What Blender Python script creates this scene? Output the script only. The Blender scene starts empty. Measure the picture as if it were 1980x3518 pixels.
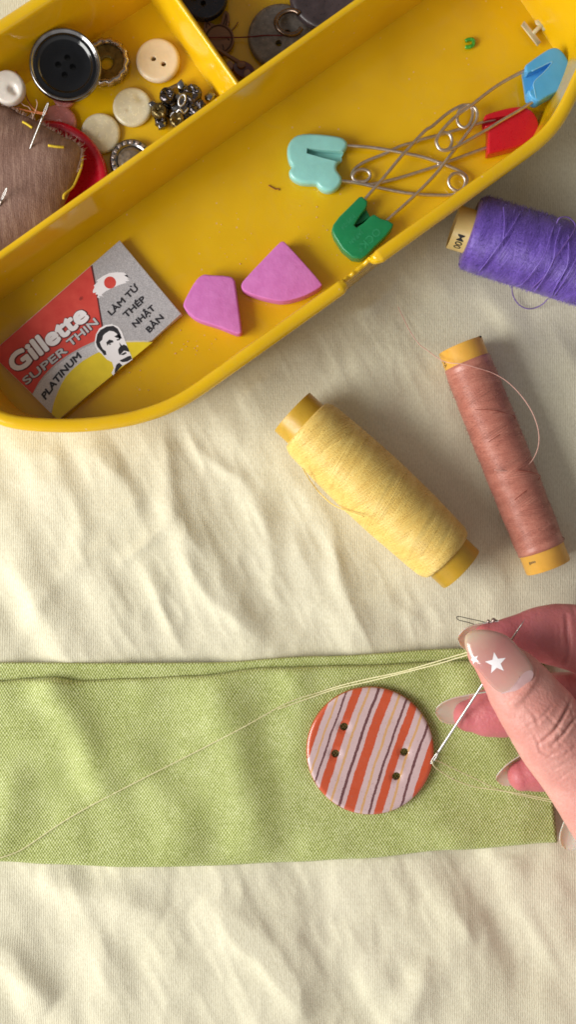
import bpy, bmesh, math, random
import numpy as np
from mathutils import Vector, Matrix
from mathutils.bvhtree import BVHTree

random.seed(7)
rng = np.random.default_rng(7)
SC = bpy.context.scene
COL = SC.collection
PI = math.pi
U = 0.01                      # everything is authored in centimetres, stored in metres
CAMH = 27.0                   # camera height over the cloth, cm
PPC = 90.0

def P(x, y, z=0.0):
    "measured picture position -> the real place (cm) of a point at height z"
    s = (CAMH - z) / CAMH / PPC
    return Vector(((x - 725) * s, (1288 - y) * s, z))

# ------------------------------------------------------------------ geometry helpers
class G:
    def __init__(s): s.v = []; s.f = []; s.m = []
    def add(s, vf, mi=0, M=None):
        v, f = vf[0], vf[1]
        o = len(s.v)
        s.v += [(M @ Vector(p)) if M else Vector(p) for p in v]
        s.f += [tuple(i + o for i in q) for q in f]
        s.m += [mi] * len(f)
        return s

def spline(pts, n=6, closed=False):
    pts = [Vector(p) for p in pts]
    N = len(pts); out = []
    rngi = range(N if closed else N - 1)
    for i in rngi:
        if closed:
            p0, p1, p2, p3 = pts[i-1], pts[i], pts[(i+1) % N], pts[(i+2) % N]
        else:
            p1, p2 = pts[i], pts[i+1]
            p0 = pts[i-1] if i else p1 * 2 - p2
            p3 = pts[i+2] if i + 2 < N else p2 * 2 - p1
        for k in range(n):
            t = k / n
            out.append(0.5 * ((2*p1) + (p2-p0)*t + (2*p0-5*p1+4*p2-p3)*t*t + (3*p1-p0-3*p2+p3)*t**3))
    if not closed: out.append(pts[-1])
    return out

def tube(path, r, sides=8, caps=True):
    path = [Vector(p) for p in path]; n = len(path)
    rr = r if hasattr(r, '__len__') else [r] * n
    T = [(path[min(i+1, n-1)] - path[max(i-1, 0)]).normalized() for i in range(n)]
    a = Vector((0, 0, 1)) if abs(T[0].z) < .9 else Vector((1, 0, 0))
    N = (a - T[0] * a.dot(T[0])).normalized()
    v = []; f = []
    for i in range(n):
        N = N - T[i] * N.dot(T[i])
        N = N.normalized() if N.length > 1e-6 else T[i].orthogonal().normalized()
        B = T[i].cross(N)
        for k in range(sides):
            an = 2*PI*k/sides
            v.append(path[i] + (N*math.cos(an) + B*math.sin(an)) * rr[i])
    for i in range(n-1):
        for k in range(sides):
            k2 = (k+1) % sides
            f.append((i*sides+k, i*sides+k2, (i+1)*sides+k2, (i+1)*sides+k))
    if caps:
        f.append(tuple(range(sides-1, -1, -1))); f.append(tuple((n-1)*sides+k for k in range(sides)))
    return v, f

def lathe(prof, n=48, close=True):
    v = []; f = []
    for (r, z) in prof:
        for k in range(n):
            a = 2*PI*k/n
            v.append((r*math.cos(a), r*math.sin(a), z))
    m = len(prof)
    for i in range(m-1):
        for k in range(n):
            k2 = (k+1) % n
            f.append((i*n+k, i*n+k2, (i+1)*n+k2, (i+1)*n+k))
    if close:
        if prof[0][0] > 1e-5: f.append(tuple(range(n-1, -1, -1)))
        if prof[-1][0] > 1e-5: f.append(tuple((m-1)*n+k for k in range(n)))
    return v, f

def grid(nu, nv, fn):
    v = [fn(i/(nu-1), j/(nv-1)) for j in range(nv) for i in range(nu)]
    f = [(j*nu+i, j*nu+i+1, (j+1)*nu+i+1, (j+1)*nu+i) for j in range(nv-1) for i in range(nu-1)]
    return v, f

def area2(p): return sum(p[i-1][0]*p[i][1] - p[i][0]*p[i-1][1] for i in range(len(p)))

def prism(outline, z0, z1, bev=0.04, seg=3, zfn=None):
    "bevelled slab with the given outline (cm)"
    pts = [(p[0], p[1]) for p in outline]
    if area2(pts) < 0: pts = pts[::-1]
    bm = bmesh.new()
    vs = [bm.verts.new((x, y, z0)) for x, y in pts]
    fb = bm.faces.new(vs)
    r = bmesh.ops.extrude_face_region(bm, geom=[fb])
    top = [e for e in r['geom'] if isinstance(e, bmesh.types.BMVert)]
    for t in top: t.co.z = z1
    bmesh.ops.recalc_face_normals(bm, faces=bm.faces)
    if bev > 0:
        es = [e for e in bm.edges if abs(e.verts[0].co.z - e.verts[1].co.z) < 1e-6]
        bmesh.ops.bevel(bm, geom=es, offset=bev, segments=seg, profile=0.5, affect='EDGES', clamp_overlap=True)
    big = [f for f in bm.faces if len(f.verts) > 4]
    bmesh.ops.triangulate(bm, faces=big)
    bm.verts.index_update()
    v = [x.co.copy() for x in bm.verts]
    if zfn: v = [Vector((p.x, p.y, zfn(p))) for p in v]
    f = [tuple(x.index for x in q.verts) for q in bm.faces]
    bm.free()
    return v, f

def flat(outline):
    pts = [Vector(p) for p in outline]
    if area2(pts) < 0: pts = pts[::-1]
    bm = bmesh.new()
    fc = bm.faces.new([bm.verts.new(p) for p in pts])
    bmesh.ops.triangulate(bm, faces=[fc])
    bm.verts.index_update()
    v = [x.co.copy() for x in bm.verts]; f = [tuple(x.index for x in q.verts) for q in bm.faces]
    bm.free(); return v, f

def text(body, size=1.0, off=0.0, shear=0.0, align='LEFT', space=1.0, ext=0.0):
    c = bpy.data.curves.new('t', 'FONT'); c.body = body; c.size = size; c.offset = off; c.shear = shear
    c.align_x = align; c.space_character = space; c.extrude = ext; c.resolution_u = 4
    o = bpy.data.objects.new('t', c); COL.objects.link(o)
    me = o.evaluated_get(bpy.context.evaluated_depsgraph_get()).to_mesh()
    v = [x.co.copy() for x in me.vertices]; f = [tuple(p.vertices) for p in me.polygons]
    bpy.data.objects.remove(o); bpy.data.curves.remove(c)
    return v, f

# ------------------------------------------------------------------ object helpers
def tag(o, label=None, cat=None, group=None, kind=None):
    if label: o['label'] = label
    if cat: o['category'] = cat
    if group: o['group'] = group
    if kind: o['kind'] = kind
    return o

MATS_CM = {}
def thing(name, label, cat, loc, rot=None, group=None, parent=None):
    o = bpy.data.objects.new(name, None); COL.objects.link(o)
    o.empty_display_size = 0.01
    M = Matrix.Translation(Vector(loc)) @ (rot.to_4x4() if rot else Matrix())
    MATS_CM[o] = M
    o.matrix_world = Matrix.Translation(Vector(loc) * U) @ (rot.to_4x4() if rot else Matrix())
    return tag(o, label, cat, group)

def mesh(name, g, mats, parent=None, local=False, loc=None, smooth=True, colors=None, autosmooth=None):
    if isinstance(g, tuple): g = G().add(g)
    if not isinstance(mats, (list, tuple)): mats = [mats]
    V = g.v
    top_parent = parent
    if parent is not None:
        M = MATS_CM[parent]
        if not local:
            Mi = M.inverted(); V = [Mi @ p for p in V]
        MATS_CM_child = M
    else:
        loc = Vector(loc) if loc is not None else Vector((0, 0, 0))
        V = [p - loc for p in V]
        MATS_CM_child = Matrix.Translation(loc)
    me = bpy.data.meshes.new(name)
    me.from_pydata([tuple(p * U) for p in V], [], g.f)
    for m in mats: me.materials.append(m)
    me.polygons.foreach_set('material_index', g.m)
    me.polygons.foreach_set('use_smooth', [smooth] * len(g.f))
    me.update()
    if colors is not None:
        a = me.color_attributes.new('col', 'FLOAT_COLOR', 'POINT')
        a.data.foreach_set('color', np.asarray(colors, dtype=np.float32).ravel())
    if smooth and autosmooth:
        bm = bmesh.new(); bm.from_mesh(me)
        for e in bm.edges:
            if len(e.link_faces) == 2 and e.calc_face_angle(0) > math.radians(autosmooth): e.smooth = False
        bm.to_mesh(me); bm.free()
    o = bpy.data.objects.new(name, me); COL.objects.link(o)
    if parent is not None: o.parent = parent
    else: o.location = loc * U
    MATS_CM[o] = MATS_CM_child
    return o

def cut(o, cutter_vf):
    "boolean difference, cutter in world cm; result stored back in the mesh"
    M = MATS_CM[o].inverted()
    me2 = bpy.data.meshes.new('c')
    me2.from_pydata([tuple((M @ Vector(p)) * U * 100) for p in cutter_vf[0]], [], cutter_vf[1])
    me = o.data
    me.transform(Matrix.Scale(100, 4))
    c = bpy.data.objects.new('c', me2); COL.objects.link(c)
    t = bpy.data.objects.new('t', me); COL.objects.link(t)
    md = t.modifiers.new('b', 'BOOLEAN'); md.operation = 'DIFFERENCE'; md.solver = 'EXACT'; md.object = c
    nm = bpy.data.meshes.new_from_object(t.evaluated_get(bpy.context.evaluated_depsgraph_get()))
    nm.transform(Matrix.Scale(.01, 4)); nm.name = me.name
    bpy.data.objects.remove(c); bpy.data.objects.remove(t)
    o.data = nm
    return o

# ------------------------------------------------------------------ materials
class N:
    def __init__(s, name):
        s.m = bpy.data.materials.new(name); s.m.use_nodes = True
        s.t = s.m.node_tree; s.n = s.t.nodes; s.l = s.t.links
        s.b = s.n['Principled BSDF']; s._c = None
    def node(s, t, **k):
        x = s.n.new(t)
        for a, b in k.items(): setattr(x, a, b)
        return x
    def link(s, a, b): s.l.new(a, b)
    def co(s):
        if s._c is None:
            tc = s.node('ShaderNodeTexCoord'); v = s.node('ShaderNodeVectorMath', operation='SCALE')
            s.link(tc.outputs['Object'], v.inputs[0]); v.inputs['Scale'].default_value = 100; s._c = v.outputs[0]
        return s._c
    def mp(s, scale=(1, 1, 1), rot=(0, 0, 0), src=None):
        m = s.node('ShaderNodeMapping'); s.link(src or s.co(), m.inputs[0])
        m.inputs['Scale'].default_value = scale; m.inputs['Rotation'].default_value = rot
        return m.outputs[0]
    def noise(s, scale, detail=3, rough=.5, src=None, dist=0):
        x = s.node('ShaderNodeTexNoise'); s.link(src or s.co(), x.inputs['Vector'])
        x.inputs['Scale'].default_value = scale; x.inputs['Detail'].default_value = detail
        x.inputs['Roughness'].default_value = rough; x.inputs['Distortion'].default_value = dist
        return x.outputs[0]
    def math(s, op, a, b=0.0, c=None):
        x = s.node('ShaderNodeMath', operation=op)
        for i, q in enumerate((a, b) if c is None else (a, b, c)):
            if isinstance(q, (int, float)): x.inputs[i].default_value = q
            else: s.link(q, x.inputs[i])
        return x.outputs[0]
    def ramp(s, fac, stops, interp='LINEAR'):
        r = s.node('ShaderNodeValToRGB'); cr = r.color_ramp; cr.interpolation = interp
        while len(cr.elements) < len(stops): cr.elements.new(.5)
        for e, (p, c) in zip(cr.elements, stops):
            e.position = p; e.color = (c[0], c[1], c[2], 1) if len(c) == 3 else c
        s.link(fac, r.inputs[0]); return r.outputs[0]
    def mix(s, fac, a, b, mode='MIX'):
        x = s.node('ShaderNodeMix', data_type='RGBA', blend_type=mode)
        for i, q in ((0, fac), (6, a), (7, b)):
            if isinstance(q, (int, float)): x.inputs[i].default_value = q
            elif isinstance(q, tuple): x.inputs[i].default_value = (q[0], q[1], q[2], 1)
            else: s.link(q, x.inputs[i])
        return x.outputs[2]
    def bump(s, h, dist=.01, strength=1.0, prev=None):
        b = s.node('ShaderNodeBump'); s.link(h, b.inputs['Height'])
        b.inputs['Distance'].default_value = dist * U; b.inputs['Strength'].default_value = strength
        if prev: s.link(prev, b.inputs['Normal'])
        s.link(b.outputs[0], s.b.inputs['Normal']); return b.outputs[0]
    def sep(s):
        x = s.node('ShaderNodeSeparateXYZ'); s.link(s.co(), x.inputs[0]); return x.outputs
    def set(s, **k):
        for a, v in k.items():
            a = a.replace('_', ' ')
            i = s.b.inputs[a]
            if hasattr(v, 'default_value') or isinstance(v, bpy.types.NodeSocket): s.link(v, i)
            elif isinstance(v, tuple) and len(v) == 3 and i.type == 'RGBA': i.default_value = (*v, 1)
            else: i.default_value = v
        return s

def mat(name, col, rough=.5, metal=0, coat=0, var=.12, vscale=3, bump=0, bscale=20, sss=0, sssr=(.3, .15, .08), trans=0, sheen=0, rvar=.08, alpha=1):
    n = N(name)
    f = n.noise(vscale, 4, .6)
    lo = tuple(c*(1-var) for c in col); hi = tuple(min(1, c*(1+var)) for c in col)
    n.set(Base_Color=n.ramp(f, [(.3, lo), (.7, hi)]), Metallic=metal, Coat_Weight=coat, Transmission_Weight=trans, Sheen_Weight=sheen)
    f2 = n.noise(vscale*4, 3)
    rr = n.node('ShaderNodeMapRange'); n.link(f2, rr.inputs[0]); rr.inputs[1].default_value = .3; rr.inputs[2].default_value = .7
    rr.inputs[3].default_value = max(.02, rough-rvar); rr.inputs[4].default_value = rough+rvar
    n.link(rr.outputs[0], n.b.inputs['Roughness'])
    n.b.inputs['Coat Roughness'].default_value = .08
    if bump: n.bump(n.noise(bscale, 4, .6), bump)
    if sss:
        n.set(Subsurface_Weight=sss, Subsurface_Scale=U); n.b.inputs['Subsurface Radius'].default_value = sssr
    if alpha < 1: n.set(Alpha=alpha)
    return n.m
# ------------------------------------------------------------------ camera, lamps, view
cam = bpy.data.cameras.new('camera'); co = bpy.data.objects.new('camera', cam); COL.objects.link(co)
cam.sensor_fit = 'VERTICAL'; cam.sensor_height = 24; cam.sensor_width = 24
cam.angle_y = 2*math.atan((3518/1980*1450/2/PPC)/CAMH)
co.location = (0, 0, CAMH*U); cam.clip_start = .005; cam.clip_end = 50
SC.camera = co
SC.view_settings.view_transform = 'Standard'; SC.view_settings.look = 'None'; SC.view_settings.gamma = 1
SC.view_settings.exposure = .05; SC.view_settings.use_curve_mapping = False
SC.cycles.max_bounces = 6; SC.cycles.sample_clamp_direct = 4; SC.cycles.sample_clamp_indirect = 4; SC.cycles.filter_width = 1.75; SC.cycles.use_denoising = True

W = bpy.data.worlds.new('World'); SC.world = W; W.use_nodes = True
wn = W.node_tree; bg = wn.nodes['Background']
tc = wn.nodes.new('ShaderNodeTexCoord'); sp = wn.nodes.new('ShaderNodeSeparateXYZ'); wn.links.new(tc.outputs['Generated'], sp.inputs[0])
mr = wn.nodes.new('ShaderNodeMapRange'); sy_ = wn.nodes.new('ShaderNodeMath'); sy_.operation = 'MULTIPLY_ADD'; sy_.inputs[1].default_value = .9; wn.links.new(sp.outputs[1], sy_.inputs[0]); wn.links.new(sp.outputs[0], sy_.inputs[2]); wn.links.new(sy_.outputs[0], mr.inputs[0])
mr.inputs[1].default_value = -1; mr.inputs[2].default_value = 1
rp = wn.nodes.new('ShaderNodeValToRGB'); wn.links.new(mr.outputs[0], rp.inputs[0])
rp.color_ramp.elements[0].color = (1.0, .985, .955, 1); rp.color_ramp.elements[1].color = (.34, .30, .28, 1)
zr = wn.nodes.new('ShaderNodeValToRGB'); wn.links.new(sp.outputs[2], zr.inputs[0])   # brighter walls and window side, dim ceiling
for p_, v_ in ((.10, 1.0), (.25, 1.0), (.5, .68), (.80, .52)):
    e_ = zr.color_ramp.elements.new(p_); e_.color = (v_, v_, v_, 1)
zr.color_ramp.elements[0].color = (.6, .6, .6, 1); zr.color_ramp.elements[-1].color = (.28, .28, .28, 1)
zm = wn.nodes.new('ShaderNodeVectorMath'); zm.operation = 'SCALE'; wn.links.new(rp.outputs[0], zm.inputs[0]); wn.links.new(zr.outputs[0], zm.inputs['Scale'])
wn.links.new(zm.outputs[0], bg.inputs[0]); bg.inputs[1].default_value = .84

def area(name, loc, target, sx, sy, power, col):
    l = bpy.data.lights.new(name, 'AREA'); l.shape = 'RECTANGLE'; l.size = sx*U; l.size_y = sy*U; l.energy = power; l.color = col
    o = bpy.data.objects.new(name, l); COL.objects.link(o); o.location = Vector(loc)*U
    o.rotation_euler = (Vector(target)-Vector(loc)).to_track_quat('-Z', 'Y').to_euler(); return o
area('window_light', (-58, -14, 37), (0, 1, 0), 44, 44, 6.9, (1, .985, .945))
# ------------------------------------------------------------------ numpy noise
def vnoise(X, Y, seed=0):
    def h(i, j):
        n = (i*374761393 + j*668265263 + seed*974711) & 0x7fffffff
        n = ((n ^ (n >> 13)) * 1274126177) & 0x7fffffff
        return ((n ^ (n >> 16)) & 0xffff) / 65535.0
    i = np.floor(X).astype(np.int64); j = np.floor(Y).astype(np.int64)
    fx = X-i; fy = Y-j; fx = fx*fx*fx*(fx*(fx*6-15)+10); fy = fy*fy*fy*(fy*(fy*6-15)+10)
    return (h(i, j)*(1-fx)+h(i+1, j)*fx)*(1-fy) + (h(i, j+1)*(1-fx)+h(i+1, j+1)*fx)*fy - .5

def polydist(X, Y, pts):
    best = np.full(X.shape, 1e9); par = np.zeros(X.shape)
    n = len(pts)-1
    for k in range(n):
        a = pts[k]; b = pts[k+1]; dx, dy = b[0]-a[0], b[1]-a[1]
        t = np.clip(((X-a[0])*dx+(Y-a[1])*dy)/(dx*dx+dy*dy), 0, 1)
        d = np.hypot(X-a[0]-t*dx, Y-a[1]-t*dy)
        m = d < best; best = np.where(m, d, best); par = np.where(m, (k+t)/n, par)
    return best, par

RIDGES = [  # fold crests on the cloth: points, height, half width
    ([(395,1085),(415,1200),(425,1310),(465,1370),(505,1440),(585,1540),(640,1610)], .17, .26),
    ([(470,1085),(545,1160),(605,1215),(650,1290)], .09, .25),
    ([(612,1265),(660,1320),(690,1400),(697,1500)], .11, .22),
    ([(790,1250),(835,1330),(860,1420),(885,1510),(905,1620)], .13, .24),
    ([(150,1110),(170,1220),(205,1330),(220,1420)], .10, .24),
    ([(240,1140),(310,1220),(350,1290)], .09, .24),
    ([(350,1400),(395,1490),(425,1590),(450,1650)], .10, .24),
    ([(20,1440),(90,1500),(140,1600)], .08, .3),
    ([(300,1430),(350,1380),(410,1310)], .08, .22),
    ([(60,1620),(110,1540),(200,1440),(270,1380)], .08, .25),
    ([(560,1420),(600,1500),(640,1580)], .06, .3),
    ([(740,1300),(770,1420),(790,1560)], .05, .26),
    ([(960,1450),(1010,1520),(1060,1570)], .06, .3),
    ([(500,2250),(590,2330),(665,2400),(730,2480),(770,2560)], .22, .40),
    ([(-20,2380),(70,2470),(150,2550)], .22, .4),
    ([(80,2190),(200,2230),(330,2270),(420,2310)], .16, .42),
    ([(1000,2560),(1050,2450),(1070,2390)], .13, .35),
    ([(1110,2230),(1160,2310),(1180,2380)], .10, .35),
    ([(880,2300),(930,2400),(900,2500)], .07, .4),
    ([(250,2330),(270,2440),(290,2560)], .08, .35),
    ([(640,880),(760,860),(900,800)], .07, .3),
    ([(590,1010),(640,960),(720,920)], .07, .28),
    ([(1000,720),(1060,800),(1080,900)], .06, .3),
    ([(930,940),(1000,900),(1060,960)], .05, .3),
    ([(860,780),(930,760),(1010,690)], .07, .22),
    ([(1260,2220),(1330,2330),(1390,2420)], .07, .4),
]
def cloth_h(X, Y):
    Z = np.zeros(X.shape)
    wx = X + .5*vnoise(X*.5, Y*.5, 11); wy = Y + .5*vnoise(X*.5+9, Y*.5, 12)
    for pts, h, w in RIDGES:
        q = [P(a, b) for a, b in pts]
        d, t = polydist(wx, wy, q)
        lowr = pts[0][1] > 2180; w = w*(1.25 if lowr else 1.15); h = h*(1.45 if lowr else .9); d = d*(1+.5*vnoise(X*1.1, Y*1.1, 5))
        Z += h*np.exp(-np.abs(d/w)**1.7)*(np.clip(np.sin(PI*np.clip(t, .02, .98)), 0, 1)**.5)
    # gentle slack of the jersey, stretched along the fall line of the folds
    a = math.radians(-62); u = X*math.cos(a)+Y*math.sin(a); v = -X*math.sin(a)+Y*math.cos(a)
    Z += .19*vnoise(u*.22, v*.7, 1) + .14*vnoise(u*.45+3, v*1.25, 2) + .10*vnoise(X*.28, Y*.28, 3) + .05*vnoise(X*1.2, Y*1.0, 4) + .012*vnoise(X*3.1, Y*2.6, 6)
    bw = lambda f: .5-np.abs(f)*2.0
    Z += .042*bw(vnoise(u*.55+7, v*1.7+2, 13))**2 + .026*bw(vnoise(u*1.1+1, v*2.4+5, 14)+.2*vnoise(X, Y, 15)) + .016*bw(vnoise(X*1.9, Y*1.6, 16))
    return Z
TRAY_POLY = [P(x, y) for x, y in ((-500,500),(-80,980),(60,1060),(420,1035),(1280,430),(1400,320),(1480,120),(900,-700))]
def flatten_mask(X, Y):
    ins = np.zeros(X.shape, bool); n = len(TRAY_POLY)
    for i in range(n):
        a = TRAY_POLY[i-1]; b = TRAY_POLY[i]
        c = ((a[1] > Y) != (b[1] > Y)) & (X < (b[0]-a[0])*(Y-a[1])/((b[1]-a[1])+1e-12)+a[0]); ins ^= c
    d, _ = polydist(X, Y, TRAY_POLY+TRAY_POLY[:1])
    sd = np.where(ins, -d, d)
    return np.clip((sd+.1)/1.0, 0, 1)

def warp(s, half, span): return s*half + np.sign(s)*np.abs(s)**5*span
nu, nv = 420, 620
su = np.linspace(-1, 1, nu); sv = np.linspace(-1, 1, nv)
XX, YY = np.meshgrid(warp(su, 11, 26), warp(sv, 18, 24))
ZZ = cloth_h(XX, YY)
mk = flatten_mask(XX, YY)
for (x, y, rad) in ((775,1065,1.4),(950,1228,1.6),(1126,1390,1.4),(1161,868,1.1),(1270,1150,1.2),(1385,1430,1.1),(1182,583,1.3),(1350,630,1.6)):
    p = P(x, y); mk = np.minimum(mk, np.clip((np.hypot(XX-p.x, YY-p.y)-.55*rad)/(rad*.8), 0.12, 1))
ZZ = ZZ*mk - .03 - .13*(1-mk)*0
gb = ((YY < P(0,1690).y) & (YY > P(0,2150).y) & (XX < P(1380,0).x))
ZZ = np.where(gb, np.minimum(ZZ, 0.02), ZZ)
ZZ = np.minimum(ZZ, .24) - 0.0
g = G(); g.v = [Vector((float(x), float(y), float(z))) for x, y, z in zip(XX.ravel(), YY.ravel(), ZZ.ravel())]
g.f = [(j*nu+i, j*nu+i+1, (j+1)*nu+i+1, (j+1)*nu+i) for j in range(nv-1) for i in range(nu-1)]; g.m = [0]*len(g.f)

n = N('pale yellow jersey')
x, y, z = n.sep()
jit = n.noise(9, 2)
rib = n.math('SINE', n.math('ADD', n.math('MULTIPLY', x, 2*PI/.062), n.math('MULTIPLY', jit, 3.0)))
row = n.math('SINE', n.math('ADD', n.math('MULTIPLY', y, 2*PI/.085), n.math('MULTIPLY', jit, 5.0)))
slub = n.noise(1.0, 5, .65, src=n.mp((20, 9, 1)))
h = n.math('ADD', n.math('MULTIPLY', rib, .28), n.math('ADD', n.math('MULTIPLY', row, .08), n.math('MULTIPLY', slub, 2.2)))
base = n.ramp(slub, [(.3, (.62, .575, .40)), (.52, (.735, .695, .505)), (.72, (.82, .785, .60))])
base = n.mix(n.math('MULTIPLY', n.math('ADD', rib, 1), .09), base, (.50, .44, .31))
big = n.noise(.35, 2)
base = n.mix(n.math('MULTIPLY', big, .35), base, (.76, .71, .62))
n.set(Base_Color=base, Roughness=.95, Sheen_Weight=.15); n.b.inputs['Specular IOR Level'].default_value = .15
n.bump(h, .010, .6)
cloth = mesh('cloth', g, n.m); tag(cloth, 'pale yellow wrinkled jersey cloth spread under everything', 'cloth', kind='structure')

# ------------------------------------------------------------------ green knit band
n = N('green knit')
x, y, z = n.sep()
wv = n.noise(2.2, 2)
xx = n.math('ADD', x, n.math('MULTIPLY', wv, .10)); yy = n.math('ADD', y, n.math('MULTIPLY', n.noise(1.5, 2), .12))
a = n.math('MULTIPLY', xx, 2*PI/.082); b = n.math('MULTIPLY', yy, 2*PI/.118)
kn = n.math('MULTIPLY', n.math('SINE', a), n.math('SINE', b))
yarn = n.noise(1, 3, .7, src=n.mp((14, 34, 12)))
t = n.math('ADD', n.math('MULTIPLY', kn, .28), n.math('ADD', n.math('ADD', n.math('MULTIPLY', yarn, .95), n.math('MULTIPLY', n.noise(1.3, 4, .65), .30)), -.12))
c = n.ramp(t, [(.12, (.12, .14, .015)), (.38, (.31, .36, .08)), (.56, (.46, .51, .165)), (.80, (.76, .79, .46))])
n.set(Base_Color=c, Roughness=.62, Sheen_Weight=.2); n.b.inputs['Specular IOR Level'].default_value = .35
n.bump(n.math('ADD', n.math('MULTIPLY', kn, .6), n.math('MULTIPLY', yarn, 1.2)), .014, .8)
M_GREEN = n.m

def lerp(tab, x):
    if x <= tab[0][0]: return tab[0][1]
    for (a, b), (c, d) in zip(tab, tab[1:]):
        if x <= c:
            t = (x-a)/(c-a); t = t*t*(3-2*t); return b+(d-b)*t
    return tab[-1][1]
BACK_TOP = [(-700,1680),(0,1668),(330,1669),(520,1668),(800,1652),(1180,1632),(1380,1620)]
FRONT_TOP = [(-700,1730),(0,1712),(70,1706),(130,1702),(200,1711),(330,1706),(480,1700),(680,1678),(900,1673),(1180,1660),(1370,1650)]
BOT = [(-700,2160),(0,2166),(120,2174),(330,2181),(520,2179),(720,2170),(900,2160),(1150,2138),(1400,2120)]
PUFFS = [((150,1720),(215,1850),(260,1960), .16, .55), ((560,1760),(600,1900),(640,2080), .13, .7), ((330,1900),(420,2000),(470,2100), .08, .6),
         ((40,1960),(20,2060),(0,2120), .10, .5), ((740,1700),(770,1800),(760,1900), .10, .5), ((1180,1700),(1230,1800),(1290,1960), .08, .6), ((1060,2060),(1150,2090),(1280,2100), .05, .5)]
def knit_z(x, y):
    X = np.array([x]); Y = np.array([y]); z = 0
    for a, b, c, h, w in PUFFS:
        d, t = polydist(X, Y, [P(*a), P(*b), P(*c)])
        z += 1.4*h*math.exp(-float((d[0]/w)**2))
    z += .11*float(vnoise(X*.55, Y*.4, 21)[0]) + .05*float(vnoise(X*1.5, Y*1.2, 22)[0])
    c = P(933, 1891); d = math.hypot(x-c.x, y-c.y)
    return .36 + z*min(1, max(0.0, (d-1.6)/1.3))
def band(top, bot, zb, ztf, x0, x1, xr_slant, nx=230, nt=64):
    v = []; f = []
    m = 2*nt
    for i in range(nx+1):
        xs = x0+(x1-x0)*i/nx
        yt = lerp(top, xs); yb = lerp(bot, xs)
        for k in range(m):
            t = k/(nt-1) if k < nt else 1-(k-nt)/(nt-1)
            tt = .5-.5*math.cos(PI*t); tt = .55*tt+.45*t
            sl = xr_slant*(1-tt)*max(0, (xs-1200)/200)
            p = P(xs+sl, yt+(yb-yt)*tt, .25)
            e = 1-abs(2*tt-1)**9
            ph = PI*min(tt, 1-tt)
            zm = ztf(p.x, p.y)
            mid = (zm+zb)/2; half = (zm-zb)/2
            prof = math.sqrt(max(0, 1-max(0, 1-min(tt, 1-tt)/.03)**2)) if min(tt, 1-tt) < .03 else 1
            z = mid+half*prof if k < nt else mid-half*prof
            v.append((p.x, p.y, z))
    for i in range(nx):
        for k in range(m):
            k2 = (k+1) % m
            f.append((i*m+k, (i+1)*m+k, (i+1)*m+k2, i*m+k2))
    f.append(tuple(range(m))); f.append(tuple(nx*m+k for k in range(m-1, -1, -1)))
    return v, f
gb_t = thing('fabric_band', 'folded lime green knitted fabric band lying across the cloth under the striped button', 'fabric band', P(700, 1920, 0))
backz = lambda x, y: .20 + .03*float(vnoise(np.array([x*.8]), np.array([y*.5]), 31)[0])
BACK_BOT = [(a, b+70) for a, b in BACK_TOP]
mesh('back_fold', band(BACK_TOP, BACK_BOT, .03, backz, -700, 1372, 10, 200, 20), M_GREEN, gb_t)
mesh('front_fold', band(FRONT_TOP, BOT, .12, knit_z, -700, 1402, -42), M_GREEN, gb_t)
# ------------------------------------------------------------------ the yellow tray
n = N('yellow plastic')
f = n.noise(.5, 3); sp = n.noise(14, 4, .7)
c = n.ramp(f, [(.3, (.68, .405, .003)), (.7, (.77, .475, .007))])
v = n.node('ShaderNodeTexVoronoi'); n.link(n.co(), v.inputs['Vector']); v.inputs['Scale'].default_value = 3.2
dust = n.math('MULTIPLY', n.math('LESS_THAN', v.outputs['Distance'], .085), n.math('GREATER_THAN', n.noise(.9, 3), .50))
c = n.mix(n.math('MULTIPLY', dust, .6), c, (.72, .46, .26))
sm = n.ramp(n.noise(1.1, 5, .7, dist=1.5), [(.52, (0, 0, 0)), (.8, (1, 1, 1))])
c = n.mix(n.math('MULTIPLY', sm, .30), c, (.64, .39, .07))
rg = n.node('ShaderNodeMapRange'); n.link(n.noise(1.3, 5, .65), rg.inputs[0]); rg.inputs[1].default_value = .3; rg.inputs[2].default_value = .75
rg.inputs[3].default_value = .07; rg.inputs[4].default_value = .28
n.link(rg.outputs[0], n.b.inputs['Roughness'])
n.set(Base_Color=c, Subsurface_Weight=.12, Subsurface_Scale=U, Coat_Weight=.15); n.b.inputs['Subsurface Radius'].default_value = (.25, .15, .02)
n.bump(n.noise(7, 3, .5), .0035, .6)
M_TRAY = n.m

RIMZ = 2.6
inner = [(1497,30),(1492,70),(1478,112),(1455,165),(1420,240),(1398,282),(1376,312),(1345,340),(1290,380),(1209,438),(943,629),(862,697),(480,969),(440,994),(400,1012),(330,1034),(250,1047),(180,1052),(110,1051),(42,1045),(0,1036),(-40,1012),(-75,970),(-110,915)]
Lw = (-464, 399)
inner += [(-430,460),(-455,425),(-462,395),(-440,370)]
inner += [(1010,-573),(1046,-590),(1075,-580),(1095,-555)]
ring2 = []
base = [P(x, y, RIMZ) for x, y in inner]
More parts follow.
